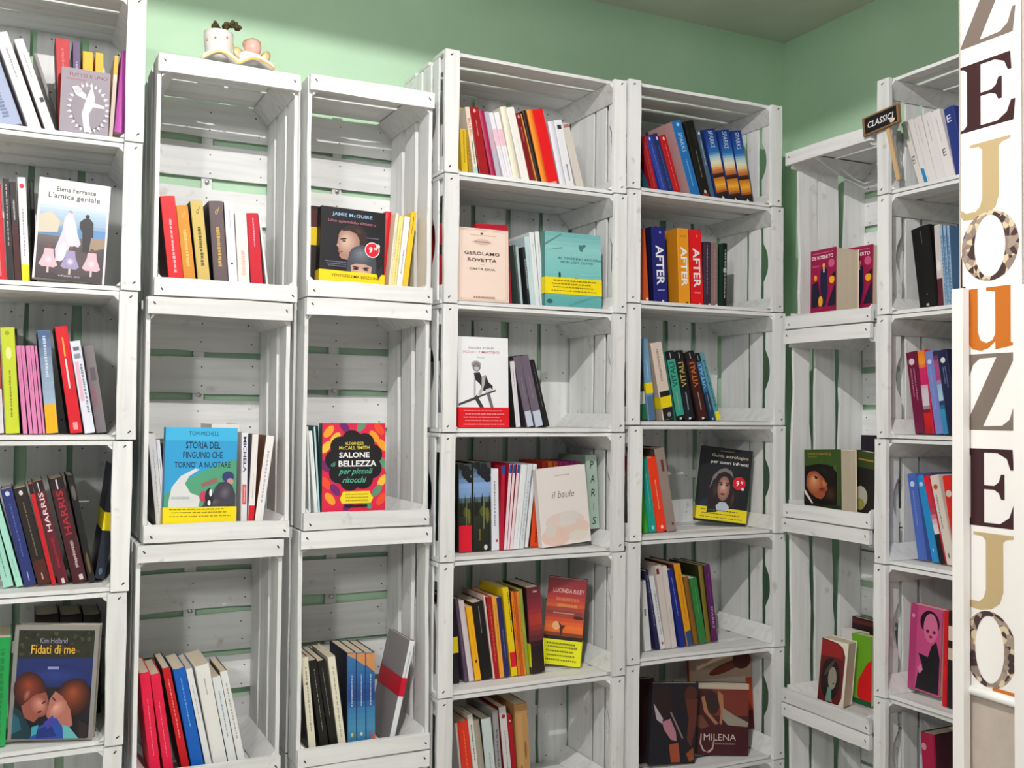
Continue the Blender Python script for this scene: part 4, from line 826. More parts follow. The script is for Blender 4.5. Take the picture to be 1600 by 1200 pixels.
# crate 3
k = 'C53'
spine(k, 1000, 1012, 658, 990, 565, '1c2420', 'dark spine with white and green blocks', art=lambda p: (p.R(0, .27, 1, .48, 'cfd6d6'), p.R(0, 0, 1, .27, '1f6a44')))
spine(k, 1014, 1025, 658, 1001, 530, '6f9cc0', 'light blue spine with yellow band', bot=(.3, '4f6c8c'), band=(.33, .46, 'ecd41c'), txt=(.5, .75, 'b0d0e8', .2))
spine(k, 1037, 1054, 658, 1017, 537, 'dcccbf', 'cream spine with black foot and yellow band', side='b4a498', bot=(.37, '1e1e22'), band=(.155, .3, 'ecd41c'), art=lambda p: (p.D(.45, .5, .92, .25, 'a8948a'), p.E(.6, .06, .2, .03, '9a9aa0')))
def vit(c, body, lower=None, foot=.06):
    def f(p):
        p.R(0, foot, 1, .88, body)
        if lower: p.R(0, 0, 1, .42, lower)
        p.R(0, .88, 1, 1, '101014'); p.R(.44, .9, .52, .98, 'c8c8c8'); p.T('VITALI', .5, .66, .6, .36, c, .008, 0, 1); p.D(.5, .14, .4, .16, 'a0a8a8'); p.R(.35, .0, .62, .03, 'd8d8d8')
    return f
spine(k, 1057.5, 1071, 658, 1039.5, 550, '101014', 'teal spine with black head', side='2f8a74', art=vit('144038', '3aa088'))
spine(k, 1071.6, 1086, 658, 1053, 550, '101014', 'black spine with gold letters', art=vit('c8b060', '14151c', '151a26'))
spine(k, 1092, 1107.5, 658, 1070, 551, '101014', 'brown spine with orange letters', side='1c0f0c', art=vit('c8783c', '3a1814', '42160f'))
spine(k, 1109, 1119, 658, 1084, 554, '101014', 'blue spine with black head', side='18324a', art=vit('8ac4e8', '2f6a98', '1d3c5c'))
spine(k, 1120, 1127.5, 659, 1093, 553, '5c9aa4', 'thin pale teal spine with yellow foot', bot=(.13, 'f0dc18'), txt=(.2, .9, '2e5a68', .3))
# crate 4
k = 'C54'
spine(k, 985, 992, 826, 973, 735, '9aa0a2', 'grey spine behind the crate post', d=.09, txt=(.2, .9, '5a6064', .2))
spine(k, 993, 1003, 828, 978, 716, 'c0142c', 'red spine behind the crate post', d=.075)
spine(k, 1005, 1014.4, 831, 993, 738, '3fae2c', 'leaf green spine')
spine(k, 1015, 1026.4, 831, 1000, 718, '119a8c', 'teal green spine', art=lambda p: (p.D(.5, .3, .8, .1, '7ad0c4'), p.E(.5, .06, .2, .03, '9ae0d4')))
spine(k, 1028, 1042.2, 830, 1011, 716.7, 'f03c1a', 'orange-red spine with pale lettering', art=lambda p: (p.D(.5, .3, .7, .14, 'f8b090'), p.E(.5, .06, .16, .025, 'f8d0c0')))
spine(k, 1042.8, 1057.5, 830, 1023, 702, '96877f', 'brown-grey spine leaning at the row end', side='4a3c38', art=lambda p: (p.R(.4, .72, .7, .86, '6a3030'), p.E(.7, .08, .12, .02, '5a3030')))
def woman(p):
    p.R(0, 0, 1, 1, '13161c'); p.S(.5, .5, .46, .34, '13161c', '262c34', 0, 6); p.T('Guida astrologica', .56, .885, .74, .055, 'cfc6a8', .004); p.T('per cuori infranti', .56, .8, .76, .055, 'e6e6e8', .008); p.H(.35, .65, .955, .012, '8a8478')
    p.P([(.02, .1), (.05, .26), (.2, .34), (.3, .2), (.6, .1), (.95, .18), (.97, .02), (.02, .02)], '1c2838')
    p.P([(.2, .24), (.17, .42), (.24, .6), (.36, .7), (.5, .73), (.62, .69), (.72, .56), (.76, .36), (.72, .2), (.2, .2)], '1f1719'); p.P([(.2, .44), (.26, .62), (.38, .71), (.5, .735), (.62, .7), (.68, .6), (.6, .66), (.48, .69), (.36, .65), (.26, .52)], '77706f'); p.S(.32, .42, .07, .16, '1f1719', '463634', .1, 4); p.S(.69, .34, .05, .13, '1f1719', '5a4130', -.1, 4)
    p.S(.49, .46, .125, .165, '8a6258', 'd3a798', 0, 8, -.01, .02); p.E(.42, .535, .045, .008, '2a1c1c', .1); p.E(.56, .535, .045, .008, '2a1c1c', -.1); p.E(.43, .51, .036, .014, '2e2426'); p.E(.55, .51, .036, .014, '2e2426'); p.S(.48, .385, .045, .016, '701c24', 'a83038', 0, 3); p.E(.485, .43, .02, .01, 'a0766a')
    p.P([(.3, .3), (.37, .36), (.36, .2), (.28, .18)], '1a1415'); p.P([(.36, .22), (.44, .28), (.56, .28), (.64, .22), (.58, .16), (.4, .16)], 'b9c2d0'); p.P([(.2, .2), (.36, .24), (.4, .14), (.2, .12)], '17202e')
    p.C(.79, .55, .13, 'd8142c'); p.T('9', .76, .55, .055, .075, 'ffffff', .03); p.T('90', .84, .565, .05, .04, 'ffffff', .02); p.C(.87, .48, .03, 'e8dce0')
face(k, (1098.7, 700), (1176, 703.4), (1165, 822), (1087, 817.5), '16191f', 'black cover with a long-haired woman and yellow band', d=.15, dr=.092, t=.032, art=woman, band=(.03, .2, 'ecd81c', lines('6a6014', (.22, .5, .78), .85)))
# crate 5
k = 'C55'
spine(k, 1008, 1021.4, 1014, 999, 909, 'dadcdc', 'white spine at the crate post', txt=(.5, .6, '60646a', .4))
spine(k, 1022, 1031.2, 1013, 1003, 893, '20204a', 'dark navy spine', txt=(.3, .95, '8a8ab0', .2))
spine(k, 1031.8, 1039.6, 1012, 1013.7, 902, 'dfe2e6', 'white spine with fine lettering', art=lambda p: (p.D(.6, .2, .8, .2, '707884'), p.E(.5, .08, .2, .02, 'b04040')))
spine(k, 1040.4, 1049.4, 1011, 1024, 885, 'd8cec8', 'cream spine with red mark', art=lambda p: p.R(0, .9, .5, .97, '6a1c1c'))
spine(k, 1050, 1060.4, 1010, 1034, 886, 'd9d0cc', 'plain cream spine beside royal blue', txt=(.3, .5, 'c4b0a0', .2))
spine(k, 1061, 1072.6, 1008, 1040, 892, '16267e', 'royal blue spine', txt=(.4, .9, '8a96d0', .14))
spine(k, 1073.4, 1083, 1005, 1053, 883, 'e09a18', 'amber spine with blue foot', side='6a2a10', bot=(.18, '2a4c78'), txt=(.3, .9, '9a6a10', .14))
spine(k, 1084, 1091.6, 1000, 1068, 902, '8a5c20', 'brown ochre spine', d=.08)
spine(k, 1093, 1103.6, 1000, 1078, 905, '2f7a3c', 'green spine', d=.08, txt=(.4, .85, '6aa870', .08))
spine(k, 1104.2, 1111, 1000, 1091, 884, '7c6c24', 'olive spine', side='2a2a14', d=.085)
spine(k, 1113, 1121.6, 1000, 1100.5, 884, '5c1a5c', 'purple spine leaning at the row end', side='3a342a', d=.085, art=lambda p: (p.T('SPARKS', .5, .32, .4, .3, 'd8c0d8', 0, .2, -1), p.D(.5, .5, .9, .12, '9a5a98')))
# crate 6
k = 'C56'
face(k, (1000, 1062), (1027, 1062), (1022, 1173), (1000, 1171), '2a1214', 'dark maroon cover at the crate post', d=.1, t=.018)
def tango(p):
    p.R(0, 0, 1, 1, '1c1a22'); p.P([(0, .7), (.1, .95), (.35, .95), (.5, .7), (.3, .5)], '2c1a1e'); p.E(.84, .86, .14, .1, '4a2420'); p.P([(.72, .8), (1, .8), (.98, .45), (.9, .2), (.8, .3), (.82, .55)], '5a2e24')
    p.P([(.04, .75), (.26, .56), (.24, .5), (.12, .55)], 'b0aab4'); p.P([(.24, .52), (.42, .56), (.55, .4), (.58, .28), (.45, .3), (.3, .42)], 'b07886'); p.P([(.42, .24), (.62, .26), (.68, .02), (.48, .02)], '9a4a30'); p.P([(.8, .12), (.95, .2), (.98, .05), (.88, .02)], '8a4a26'); p.P([(.4, .64), (.44, .64), (.72, .32), (.7, .3)], '8a7078')
face(k, (1025.7, 1066.7), (1091.5, 1071), (1087, 1186.5), (1015, 1174.7), '1c1a22', 'near-black cover with a dancing couple', d=.06, dr=.045, t=.018, art=tango)
def behind(p):
    p.R(0, 0, 1, 1, 'b4401c'); p.R(0, .68, 1, 1, 'a8907c'); p.E(.6, .84, .3, .06, '6a3020', .3); p.E(.85, .92, .15, .12, '4a1c18'); p.R(0, .6, .9, .7, 'b8b0a0'); p.R(0, 0, 1, .25, '5a1418')
face(k, (1080, 1030), (1177, 1022), (1181, 1176), (1084, 1172), 'b4401c', 'tall rust and beige cover at the back', d=.15, dr=.105, t=.018, art=behind)
def milena(p):
    p.R(0, 0, 1, 1, '3a1014'); p.R(0, .92, 1, 1, 'b4a898'); p.R(.3, .55, 1, .92, '6a2a20'); p.E(.3, .72, .14, .16, '261616'); p.P([(.4, .9), (.5, .84), (.52, .62), (.48, .42), (.44, .44), (.46, .62), (.4, .8)], '9a6a4c'); p.P([(.08, .8), (.14, .6), (.36, .42), (.42, .44), (.22, .6), (.14, .82)], '9a6a4c')
    p.P([(.5, .66), (.72, .56), (1, .46), (.98, .4), (.6, .42), (.5, .5)], '8a8478'); p.P([(0, .55), (.1, .55), (.24, .4), (.1, .36), (0, .4)], '6a3a2c'); p.R(0, 0, 1, .36, '3c0c14')
    p.T('MILENA', .45, .25, .62, .09, 'd0bcb8', -.006); p.P([(.08, .3), (.06, .16), (.12, .06), (.2, .04), (.14, .08), (.09, .16), (.1, .29)], 'b8a09c'); p.P([(.2, .04), (.3, .1), (.33, .22), (.35, .22), (.32, .08), (.24, .03)], 'b8a09c'); p.H(.3, .75, .16, .02, '8a6a68')
face(k, (1094, 1068), (1167, 1071), (1169, 1183), (1088, 1174), '3a1014', 'dark red cover with a seated woman and silver title', d=.09, dr=.03, t=.02, art=milena)

# --- right-hand wall, upright stack: crate 1
k = 'C61'
def robe(p):
    p.R(0, 0, 1, 1, '9a1648'); p.H(.08, .9, .94, .012, 'd888a4'); p.T('DE ROBERTO', .48, .865, .84, .06, 'f6e8ee', .014); p.C(.83, .74, .12, 'c85a88'); p.H(.08, .38, .72, .02, 'c86a90')
    p.E(.54, .72, .05, .04, 'e8b058'); p.P([(.42, .66), (.66, .66), (.7, .3), (.6, .02), (.46, .02), (.4, .4)], '1a1c3c'); p.R(.52, .6, .57, .68, 'f0e8e0')
    p.E(.22, .52, .06, .05, 'f09a28'); p.P([(.08, .42), (.3, .46), (.4, .2), (.3, .02), (.06, .02)], '16182f'); p.E(.42, .11, .09, .09, 'f0a828')
    p.E(.86, .46, .1, .07, 'f0b028'); p.P([(.76, .5), (1, .6), (1, .5), (.86, .52)], '141420'); p.P([(.74, .1), (1, .42), (1, .02), (.7, .02)], '16182f')
face(k, (1319, 391), (1362.5, 381), (1362.5, 477), (1319, 480), '9a1648', 'magenta cover standing behind the first one', d=.125, t=.045, art=robe, lean=.02)
face(k, (1266, 395.6), (1304, 385.4), (1305.6, 480), (1266, 485), '9a1648', 'magenta cover with gentlemen in front with thick pages', d=.03, t=.08, art=robe, lean=.02, backc='e8ddd0')
# crate 2
k = 'C62'
def youth(p):
    p.R(0, 0, 1, 1, '26331a'); p.R(0, 0, .9, .7, '1a120e'); p.S(.72, .2, .2, .18, '1a120e', '4a3020', 0, 5); p.R(0, .7, 1, 1, '35501f'); p.T('DOSTOEVSKIJ', .42, .915, .62, .055, 'c88a2c', .006); p.H(.12, .36, .865, .012, '8a8a3c'); p.C(.88, .67, .07, '4a5a24'); p.R(.9, 0, 1, .7, '35501f')
    p.P([(.06, .34), (.08, .5), (.16, .6), (.3, .62), (.46, .56), (.56, .47), (.6, .42), (.66, .38), (.62, .34), (.66, .28), (.6, .24), (.58, .17), (.48, .1), (.34, .12), (.16, .22)], '9a5030'); p.S(.3, .38, .22, .2, '9a5030', 'e0a070', .4, 8, -.02, .08)
    p.P([(.02, .42), (.07, .58), (.2, .6), (.34, .61), (.48, .53), (.6, .44), (.74, .38), (.88, .42), (.86, .62), (.7, .72), (.4, .74), (.1, .7), (.02, .6)], '120e0e'); p.S(.56, .62, .24, .08, '120e0e', '241c1e', -.3, 4)
    p.E(.34, .5, .06, .014, '2c1a14', -.3); p.E(.34, .475, .035, .016, '1c1210', -.2); p.P([(.5, .46), (.6, .4), (.62, .34), (.54, .33)], 'c07a50'); p.E(.5, .285, .09, .012, '5a2a1c', -.15); p.S(.5, .25, .08, .022, '8a3424', 'b85038', -.1, 3)
    p.P([(0, .0), (.0, .26), (.14, .2), (.34, .1), (.5, .08), (.6, 0)], '140d0c'); p.P([(0, .28), (.05, .25), (.26, .02), (.21, .02), (.02, .2)], 'e8e0d4')
face(k, (1342, 682), (1368, 680), (1370, 800), (1342, 797), '1c1420', 'black book behind the portrait covers', d=.2, t=.03)
def lily(p):
    p.R(0, 0, 1, 1, '1c1a18'); p.R(0, .72, 1, 1, '33461f'); p.H(.2, .8, .86, .03, 'b8862c'); p.E(.42, .2, .28, .2, 'b8b4a4'); p.E(.42, .08, .2, .1, '98944c')
face(k, (1338, 706), (1368, 709), (1366, 802), (1326, 797), '1c1a18', 'dark cover with a pale oval flower', d=.11, t=.04, art=lily, lean=.03)
face(k, (1256.5, 702), (1309, 705.8), (1314, 795), (1257, 789), '26331a', 'green topped cover with a young man in a black hat', d=.035, t=.055, art=youth, lean=.03, backc='e8e0d0')
# crate 3
k = 'C63'
face(k, (1270, 975), (1299, 972), (1302, 1080), (1270, 1075), 'ded8d8', 'white cover with red ornament at the back', d=.2, t=.02, art=lambda p: (p.E(.7, .9, .25, .07, '7a1c1c'), p.E(.7, .9, .12, .04, 'c8a8a0')))
face(k, (1306, 966), (1362, 963), (1362, 1090), (1306, 1085), '2a1414', 'dark brown book behind the lime cover', d=.238, t=.02, art=lambda p: p.R(0, .9, 1, .96, '5a1c1c'))
def lime(p): p.R(0, 0, 1, 1, '6aa820'); p.P([(.3, .1), (.35, .34), (.8, .62), (1, .66), (1, .08), (.5, .06)], 'd8121c'); p.R(0, 0, 1, .07, '1a5a34')
face(k, (1326, 988), (1362, 1000), (1361, 1118), (1330, 1112), '6aa820', 'lime green cover with a red shape', d=.145, t=.03, art=lime)
def lady(p):
    p.R(0, 0, 1, 1, 'e4dccc'); p.P([(0, 0), (.8, 0), (.9, .12), (.92, .78), (.8, .92), (.6, .97), (0, 1)], '5a1414'); p.P([(0, .72), (.6, .74), (.85, .72), (.8, .9), (.6, .96), (0, .98)], '8a1c1c')
    p.E(.42, .38, .36, .34, '1a0f10'); p.E(.5, .4, .16, .18, '8a8878'); p.P([(.3, .02), (.36, .24), (.5, .26), (.52, .1), (.56, .02)], '6a8c80'); p.E(.36, .55, .06, .16, '4a3c3a', -.5); p.E(.56, .32, .04, .015, '5a3a34')
face(k, (1281, 996), (1326, 1010), (1318, 1109), (1277, 1094), 'e4dccc', 'cream bordered cover with a portrait in a red frame', d=.05, dr=.075, t=.05, art=lady, lean=.02)
# --- right-hand wall, sideways stack: crate 1
k = 'C71'
spine(k, 1431, 1442, 297, 1401, 196, 'dcd8d4', 'white spine with grey head and black initials', two=(.3, 'a4aca4'), art=lambda p: p.T('ET', .5, .42, .7, .11, '1c1c1c', .006))
spine(k, 1442.6, 1453, 295, 1416, 190, 'e0dcdc', 'white spine with blue foot', art=lambda p: p.P([(.1, .03), (.95, .05), (.8, .26), (.05, .28)], '2486b8'))
spine(k, 1453.6, 1465, 293, 1427, 187, 'dedada', 'white spine next to the blue-footed one', txt=(.6, .9, 'a8a4a4', .1))
spine(k, 1465.6, 1480, 290, 1440, 182, 'e0dcdc', 'white spine second from navy', txt=(.6, .9, 'a8a4a4', .1))
spine(k, 1480.6, 1494, 287, 1454, 177, 'e2dede', 'white spine next to navy', art=lambda p: (p.T('E', .5, .4, .4, .1, '1c1c1c', .006), p.D(.5, .55, .9, .1, 'a8a4a4')))
spine(k, 1495, 1510, 284, 1474, 172, '26377e', 'navy spine with white initial', art=lambda p: p.T('E', .4, .85, .5, .1, 'd8dcf0', .006))
k = 'C72'
spine(k, 1437, 1465.6, 485, 1422.7, 360, '0d0c0d', 'broad black spine', art=lambda p: (p.D(.55, .8, .95, .06, '6a6a6a'), p.R(.42, .02, .58, .05, 'b0b0b0'), p.R(.5, .15, .55, .17, '808080')))
spine(k, 1466.4, 1476, 483, 1459, 353, 'c9c2c0', 'white spine with maroon foot', bot=(.35, '54202c'), art=lambda p: p.E(.5, .5, .4, .06, 'e0dcd8'))
for i in range(3):
    spine(k, (1477, 1481.4, 1486)[i], (1481, 1485.6, 1490)[i], 482, (1467.5, 1473, 1479)[i], 353, '8fb0cc', 'one of three pale blue spines with fine stripes', gap=.001, txt=(.05, .88, '3f6c9c', .5), side='4a6a8c', group='three pale blue striped spines')
k = 'C73'
disc = lambda y, c: (lambda p: p.C(.55, y, .34, c))
spine(k, 1430, 1446, 679, 1415, 552, '6a1238', 'maroon spine with white disc', art=lambda p: (p.C(.5, .88, .3, 'd8c8cc'), p.D(.35, .45, .8, .14, 'b87a94'), p.D(.7, .4, .8, .14, 'b87a94')))
spine(k, 1446.6, 1460, 679, 1433, 549, 'c81c4c', 'colourful flame spine', art=lambda p: (p.G([(0, 'e07820'), (.18, 'e89a28'), (.2, 'd02868'), (.42, 'c81c60'), (.44, 'c8c0cc'), (.68, 'd0c8d0'), (.7, '2a1418'), (.76, 'c81818'), (1, 'a81010')], 24)))
spine(k, 1460.6, 1474, 679, 1443, 550, '6f7fc0', 'periwinkle spine with white disc', art=lambda p: (p.C(.5, .87, .3, 'c8cce0'), p.D(.5, .3, .8, .2, '8a98d0')))
spine(k, 1474.6, 1483, 679, 1456.5, 550, '24304c', 'dark spine with pink and turquoise print', art=lambda p: p.G([(0, '141828'), (.14, 'a84a80'), (.34, 'a03a70'), (.4, '8ab0d0'), (.58, 'a8c8dc'), (.62, '18305c'), (.72, '2a8cb4'), (1, '2a7ca8')], 20))
spine(k, 1483.6, 1498, 679, 1464, 549, '141a3c', 'dark navy spine with white disc', art=lambda p: (p.C(.5, .88, .3, 'd0d4e0'), p.D(.4, .6, .8, .12, '7a88b8'), p.D(.7, .55, .8, .12, '7a88b8')))
k = 'C74'
spine(k, 1433.7, 1447, 870, 1417, 741, '4a68b8', 'medium blue spine with pale disc', art=lambda p: (p.C(.5, .88, .3, 'c8d4ea'), p.D(.5, .4, .8, .2, '7a94d4')))
spine(k, 1456, 1467.4, 875, 1432, 744, '1f88c4', 'cyan spine with pale disc', side='101a2c', art=lambda p: (p.C(.5, .9, .32, 'a8d4ec'), p.E(.5, .14, .1, .02, 'a8d8f0')))
spine(k, 1468, 1478, 877, 1441, 744, 'c81c34', 'red spine with white and dark foot', art=lambda p: p.G([(0, 'd8142c'), (.25, 'c82a44'), (.4, 'a83050'), (.55, 'd8c8cc'), (.65, 'e0d8dc'), (.68, '141a20'), (1, '101418')], 18))
spine(k, 1479, 1492, 879, 1452.5, 744, 'd8cfc4', 'cream spine with orange disc', art=lambda p: (p.C(.5, .87, .3, 'c84a20'), p.D(.4, .4, .78, .2, '8a8278'), p.E(.5, .1, .1, .03, '6a6058')))
spine(k, 1493, 1506, 881, 1472, 744, 'd02418', 'red spine next to the cream one', art=lambda p: p.C(.5, .8, .4, 'c8c0b8'))
k = 'C75'
def cartoon(p):
    p.R(0, 0, 1, 1, 'c04a80'); p.R(0, 0, .22, 1, 'ae3a70'); p.C(.1, .86, .05, 'd89ab4')
    p.E(.62, .82, .3, .14, '1a1014'); p.E(.65, .76, .22, .17, 'cf6a94'); p.E(.56, .72, .05, .02, '5a2040'); p.E(.76, .72, .05, .02, '5a2040'); p.E(.66, .66, .05, .018, 'a81c4c')
    p.P([(.24, .02), (.3, .2), (.44, .3), (.3, .44), (.6, .42), (.7, .56), (.84, .62), (.96, .44), (.96, .02)], '14121a'); p.P([(.28, .26), (.4, .32), (.46, .26), (.36, .2)], 'd080a0')
face(k, (1418, 947), (1472, 952), (1468, 1088), (1418, 1083), 'c04a80', 'pink cover with a dark-haired cartoon face', d=.07, t=.03, art=cartoon)
spine(k, 1472, 1479, 1093, 1475, 955, 'c4101c', 'red spine beside the cartoon cover', d=.045, art=lambda p: (p.E(.5, .35, .5, .08, 'e0141c')))
spine(k, 1480, 1492, 1097, 1482, 955, '1a1416', 'black and cream spine beside the red one', d=.045, art=lambda p: (p.R(0, .7, 1, .85, 'd8c4b4'), p.R(0, .5, .8, .62, 'd0b8a8')))
k = 'C76'
spine(k, 1441, 1462, 1200, 1438, 1143, '9c1440', 'dim magenta spine', side='3a0c1c', art=lambda p: p.E(.2, .85, .2, .04, 'c88a98'))

for key in BOOKS:
    settle(BOOKS[key])
    for b in BOOKS[key]: (build_spine if b.kind == 'S' else build_face)(b)

# ------------------------------------------------------------------ angel planter on the upright stack
gold = mat('d9a441', .3, .6); porc = mat('e6dfde', .25); skin = mat('e3b1a4', .4)
pc = back(341, 92, 'y', .028); ztop = Z0-.142
an = thing('angel_planter', 'white and gold ceramic angel planter with a withered plant', 'planter', T(pc.x, .028, ztop))
mesh_obj('pot', lathe('pot', [(.021, .012), (.026, .022), (.0295, .04), (.0305, .058), (.030, .068), (.0275, .0685), (.026, .06), (.004, .058)], porc, 28), an)
for i, (t_, z_) in enumerate(((-1.95, .048), (-1.15, .052), (-2.6, .045), (-.4, .045))):
    mesh_obj('gold_dot', blob('gold_dot', .0022, .0022, .003, gold, i, 0), an, T(.0303*math.cos(t_), .0303*math.sin(t_), z_))
def wavy_base():
    v, f, mi = [], [], []; n = 40
    for i in range(n+1):
        x = -.036+.15*i/n; u = i/n
        z = .001+.0195*abs(math.sin(math.pi*u*2.02))*(1-.25*u); yw = .028
        v += [(x, -yw, z), (x, yw, z), (x, yw, z+.0085), (x, -yw, z+.0085), (x, -yw-.001, z-.0012), (x, -yw-.001, z+.0022)]
    for i in range(n):
        a, b = i*6, i*6+6
        f += [(a, b, b+1, a+1), (a+1, b+1, b+2, a+2), (a+2, b+2, b+3, a+3), (a+3, b+3, b, a), (a+4, b+4, b+5, a+5)]; mi += [0, 0, 0, 0, 1]
    f += [(0, 1, 2, 3), (n*6+3, n*6+2, n*6+1, n*6)]; mi += [0, 0]
    return pymesh('wavy_base', v, f, [porc, gold], mi, True)
mesh_obj('wavy_base', wavy_base(), an)
mesh_obj('angel_body', blob('angel_body', .026, .016, .015, porc, 2, .02, 3), an, T(.066, -.006, .024))
hd = mesh_obj('angel_head', blob('angel_head', .0185, .018, .0195, skin, 1, .02, 3), an, T(.070, -.008, .046))
mesh_obj('hair', blob('hair', .0192, .0165, .0145, mat('cfa27c', .5), 5, .1, 3), hd, T(0, .006, .0075))
for sx in (-1, 1):
    mesh_obj('wing', blob('wing', .010, .005, .014, mat('e8c890', .3, .25), 8+sx, .2), an, T(.070+sx*.030, 0, .034) @ Ry(sx*.5))
def plant():
    bm = bmesh.new(); r = random.Random(12)
    path = [(-.02, 0, .066), (-.012, .004, .069), (-.004, -.005, .071), (.004, 0, .073), (-.008, 0, .08), (-.006, .002, .086), (.012, -.004, .072), (.02, 0, .07), (.012, 0, .082), (.018, .002, .088), (.024, 0, .091), (.03, 0, .092), (.036, .002, .091), (.039, 0, .087), (.02, -.004, .066)]
    for p in path:
        for j in range(12):
            q = Vector(p)+Vector((r.uniform(-.005, .005), r.uniform(-.006, .006), r.uniform(-.004, .004)))
            bmesh.ops.create_icosphere(bm, subdivisions=1, radius=r.uniform(.0026, .0050), matrix=Matrix.Translation(q))
    me = bpy.data.meshes.new('withered_plant'); bm.to_mesh(me); bm.free(); me.materials.append(mat('4b4128', .8)); return me
mesh_obj('withered_plant', plant(), an)

# ------------------------------------------------------------------ chalkboard sign clipped to the right-hand crates
c0 = [back(u, v, 'x', XF-.012) for u, v in ((1348, 186), (1405, 160), (1407, 190), (1351, 213))]
ya, yb = -.5*(c0[0].y+c0[3].y), -.5*(c0[1].y+c0[2].y)
zl, zr = .5*(c0[0].z+c0[3].z), .5*(c0[1].z+c0[2].z); hh = .5*(c0[0].z-c0[3].z+c0[1].z-c0[2].z); ww = yb-ya
sg = thing('chalkboard_sign', 'small wood-framed chalkboard sign lettered in white on a peg', 'sign', T(XF-.014, -(ya+yb)/2, .5*(zl+zr)-.5*hh) @ RIGHT @ Ry(-math.atan2(zr-zl, ww)))
fw = .006; woodb = mat('8a6a48', .6)
mesh_obj('frame', boxes('sign_frame', [(-ww/2, 0, 0, ww/2, .008, fw*.6), (-ww/2, 0, hh-fw*.6, ww/2, .008, hh), (-ww/2, 0, fw*.6, -ww/2+fw, .008, hh-fw*.6), (ww/2-fw, 0, fw*.6, ww/2, .008, hh-fw*.6)], [woodb]), sg)
bd = mesh_obj('board', boxes('sign_board', [(-ww/2+fw*.6, .002, fw*.4, ww/2-fw*.6, .006, hh-fw*.4)], [mat('131112', .8)]), sg)
pr = Print(ww, hh); pr.T('CLASSICI', .49, .52, .72, .34, 'f0eeee', .01, .2); pr.build('lettering', bd, T(-ww/2, .002, 0))
mesh_obj('ornament', blob('ornament', .008, .003, .006, mat('d8c4b8', .6), 3, .25), sg, T(ww*.33, -.001, hh*.22))
mesh_obj('peg', boxes('sign_peg', [(-.005, .0085, -.135, .005, .0125, hh*.5)], [mat('c9a97c', .6)]), sg, T(.012, 0, 0) @ Ry(-.16))

# ------------------------------------------------------------------ letter banner on the pier, with the two white strips beside it
def pp(u, v): q = back(u, v, 'x', PX); return (-q.y, q.z)
a_l = .896; a_r = pp(1597, 0)[0]; z_b = pp(1510, 1068)[1]; z_t = ZC-.02
bw, bh = a_r-a_l, z_t-z_b
bn = thing('letter_banner', 'white hanging banner printed with large mixed serif letters', 'banner', T(PX-.004, -a_l, z_b) @ RIGHT)
mesh_obj('cloth', boxes('banner_cloth', [(0, 0, 0, bw, .002, bh)], [mat('efecea', .7)]), bn)
mesh_obj('bottom_rod', tube('bottom_rod', [(-.0005, -.003, -.006), (bw*.5, -.003, -.006), (bw+.002, -.003, -.006)], .0085, mat('f0efee', .4), 12), bn)
GE = [(0, 0), (.97, 0), (1, .30), (.93, .30), (.86, .14), (.7, .05), (.42, .05), (.42, .48), (.6, .48), (.68, .44), (.72, .36), (.78, .36), (.78, .68), (.72, .68), (.68, .58), (.6, .53), (.42, .53), (.42, .95), (.66, .95), (.82, .88), (.88, .74), (.94, .74), (.92, 1), (0, 1), (0, .96), (.12, .95), (.18, .9), (.18, .1), (.12, .05), (0, .04)]
GZ = [(0, 0), (.95, 0), (1, .32), (.94, .32), (.86, .14), (.72, .06), (.36, .05), (.98, .97), (.98, 1), (.06, 1), (.03, .7), (.09, .7), (.17, .86), (.3, .94), (.62, .95), (0, .03)]
GJ = [(.28, 1), (1, 1), (1, .96), (.86, .94), (.8, .9), (.8, .25), (.74, .1), (.6, .01), (.4, -.03), (.15, -.01), (0, .05), (0, .12), (.12, .13), (.2, .08), (.38, .08), (.46, .14), (.5, .25), (.5, .9), (.44, .95), (.28, .96)]
GU = [(0, 1), (.33, 1), (.33, .3), (.38, .16), (.5, .11), (.62, .15), (.68, .25), (.68, .92), (.5, .95), (.5, 1), (.98, 1), (.98, .1), (1.04, .09), (1.04, .05), (.68, .0), (.68, .13), (.55, .03), (.4, -.01), (.22, .02), (.13, .12), (.09, .25), (.09, .9), (0, .95)]
GO_ = None
pb = Print(bw, bh)
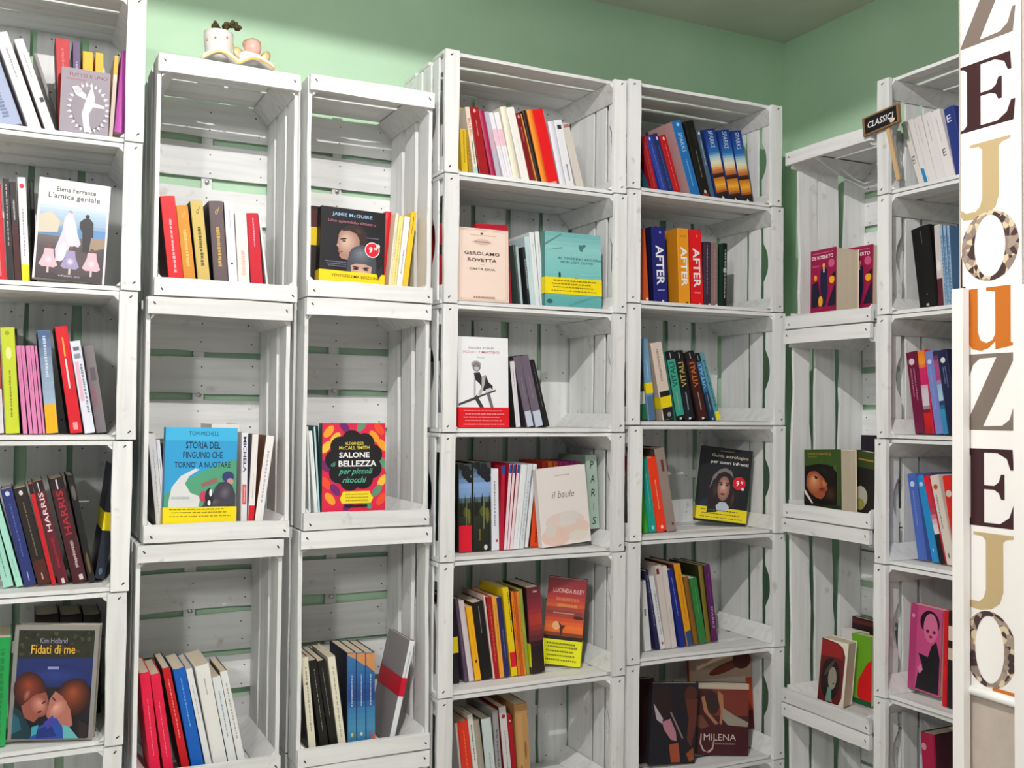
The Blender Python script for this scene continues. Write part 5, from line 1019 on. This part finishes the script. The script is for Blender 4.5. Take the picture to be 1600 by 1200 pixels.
def put(g, u0, u1, v0, v1, c, um=1540):
    x0, x1 = (pp(u0, 600)[0]-a_l)/bw, (pp(u1, 600)[0]-a_l)/bw
    y1, y0 = (pp(um, v0)[1]-z_b)/bh, (pp(um, v1)[1]-z_b)/bh
    if g == 'O':
        n = 36; o = [(.5+.5*math.cos(2*math.pi*i/n), .5+.5*math.sin(2*math.pi*i/n)) for i in range(n)]; q = [(.5+.27*math.cos(2*math.pi*i/n), .5+.44*math.sin(2*math.pi*i/n)) for i in range(n)]
        pts = [(x0+(x1-x0)*x, y0+(y1-y0)*y) for x, y in o+q]; pb._add(pts, [(i, (i+1) % n, n+(i+1) % n, n+i) for i in range(n)], c)
    else: pb.P([(x0+(x1-x0)*x, y0+(y1-y0)*y) for x, y in g], c)
GREY, MAR, BEI, ORA = '746860', '361a1e', 'bba57c', 'bd6a20'
put(GU, 1502, 1592, -168, -68, ORA)
put(GZ, 1505, 1592, -54, 66, GREY); put(GE, 1499, 1591, 94, 200, MAR); put(GJ, 1496, 1583, 222, 338, BEI); put('O', 1506, 1596, 331, 440, LEO)
put(GU, 1506, 1584, 450, 547, ORA); put(GZ, 1510, 1592, 553, 672, GREY); put(GE, 1504, 1592, 701, 822, MAR); put(GJ, 1499, 1588, 832, 950, BEI); put('O', 1507, 1590, 953, 1072, LEO)
LB = [(0, 0), (1, 0), (1, .12), (.75, .14), (.75, 1), (0, .8)]
put([(0, 0), (1, .2), (1, 1), (0, .8)], 1492, 1505, 243, 252, GREY); put([(0, 0), (1, .3), (1, 1), (0, .6)], 1492, 1503, 353, 362, GREY); put(LB, 1492, 1512, 392, 452, MAR)
put([(0, 0), (1, 0), (1, 1), (0, 1)], 1505, 1532, 1076, 1084, ORA, 1518); put([(0, 0), (1, 0), (1, 1), (0, 1)], 1552, 1588, 1078, 1086, ORA, 1570)
pb.build('printed_letters', bn)
def strip(nm, u0, u1, v_top, label):
    q0, q1 = back(u0, 800, 'x', PX-.028), back(u1, 800, 'x', PX-.028)
    zt_ = back(u0, v_top, 'x', PX-.028).z
    o = mesh_obj(nm, slat_mesh('strip', zt_, q0.y-q1.y, .016, 71, .0004), None, T(PX-.028, q1.y, zt_/2) @ Matrix(((0, 0, 1, 0), (0, 1, 0, 0), (1, 0, 0, 0), (0, 0, 0, 1))))
    o.data.materials[0] = mat('efecea', .5); return struct(o)
strip('trim_1', 1488, 1505, 452, ''); strip('trim_2', 1584, 1602, 446, '')
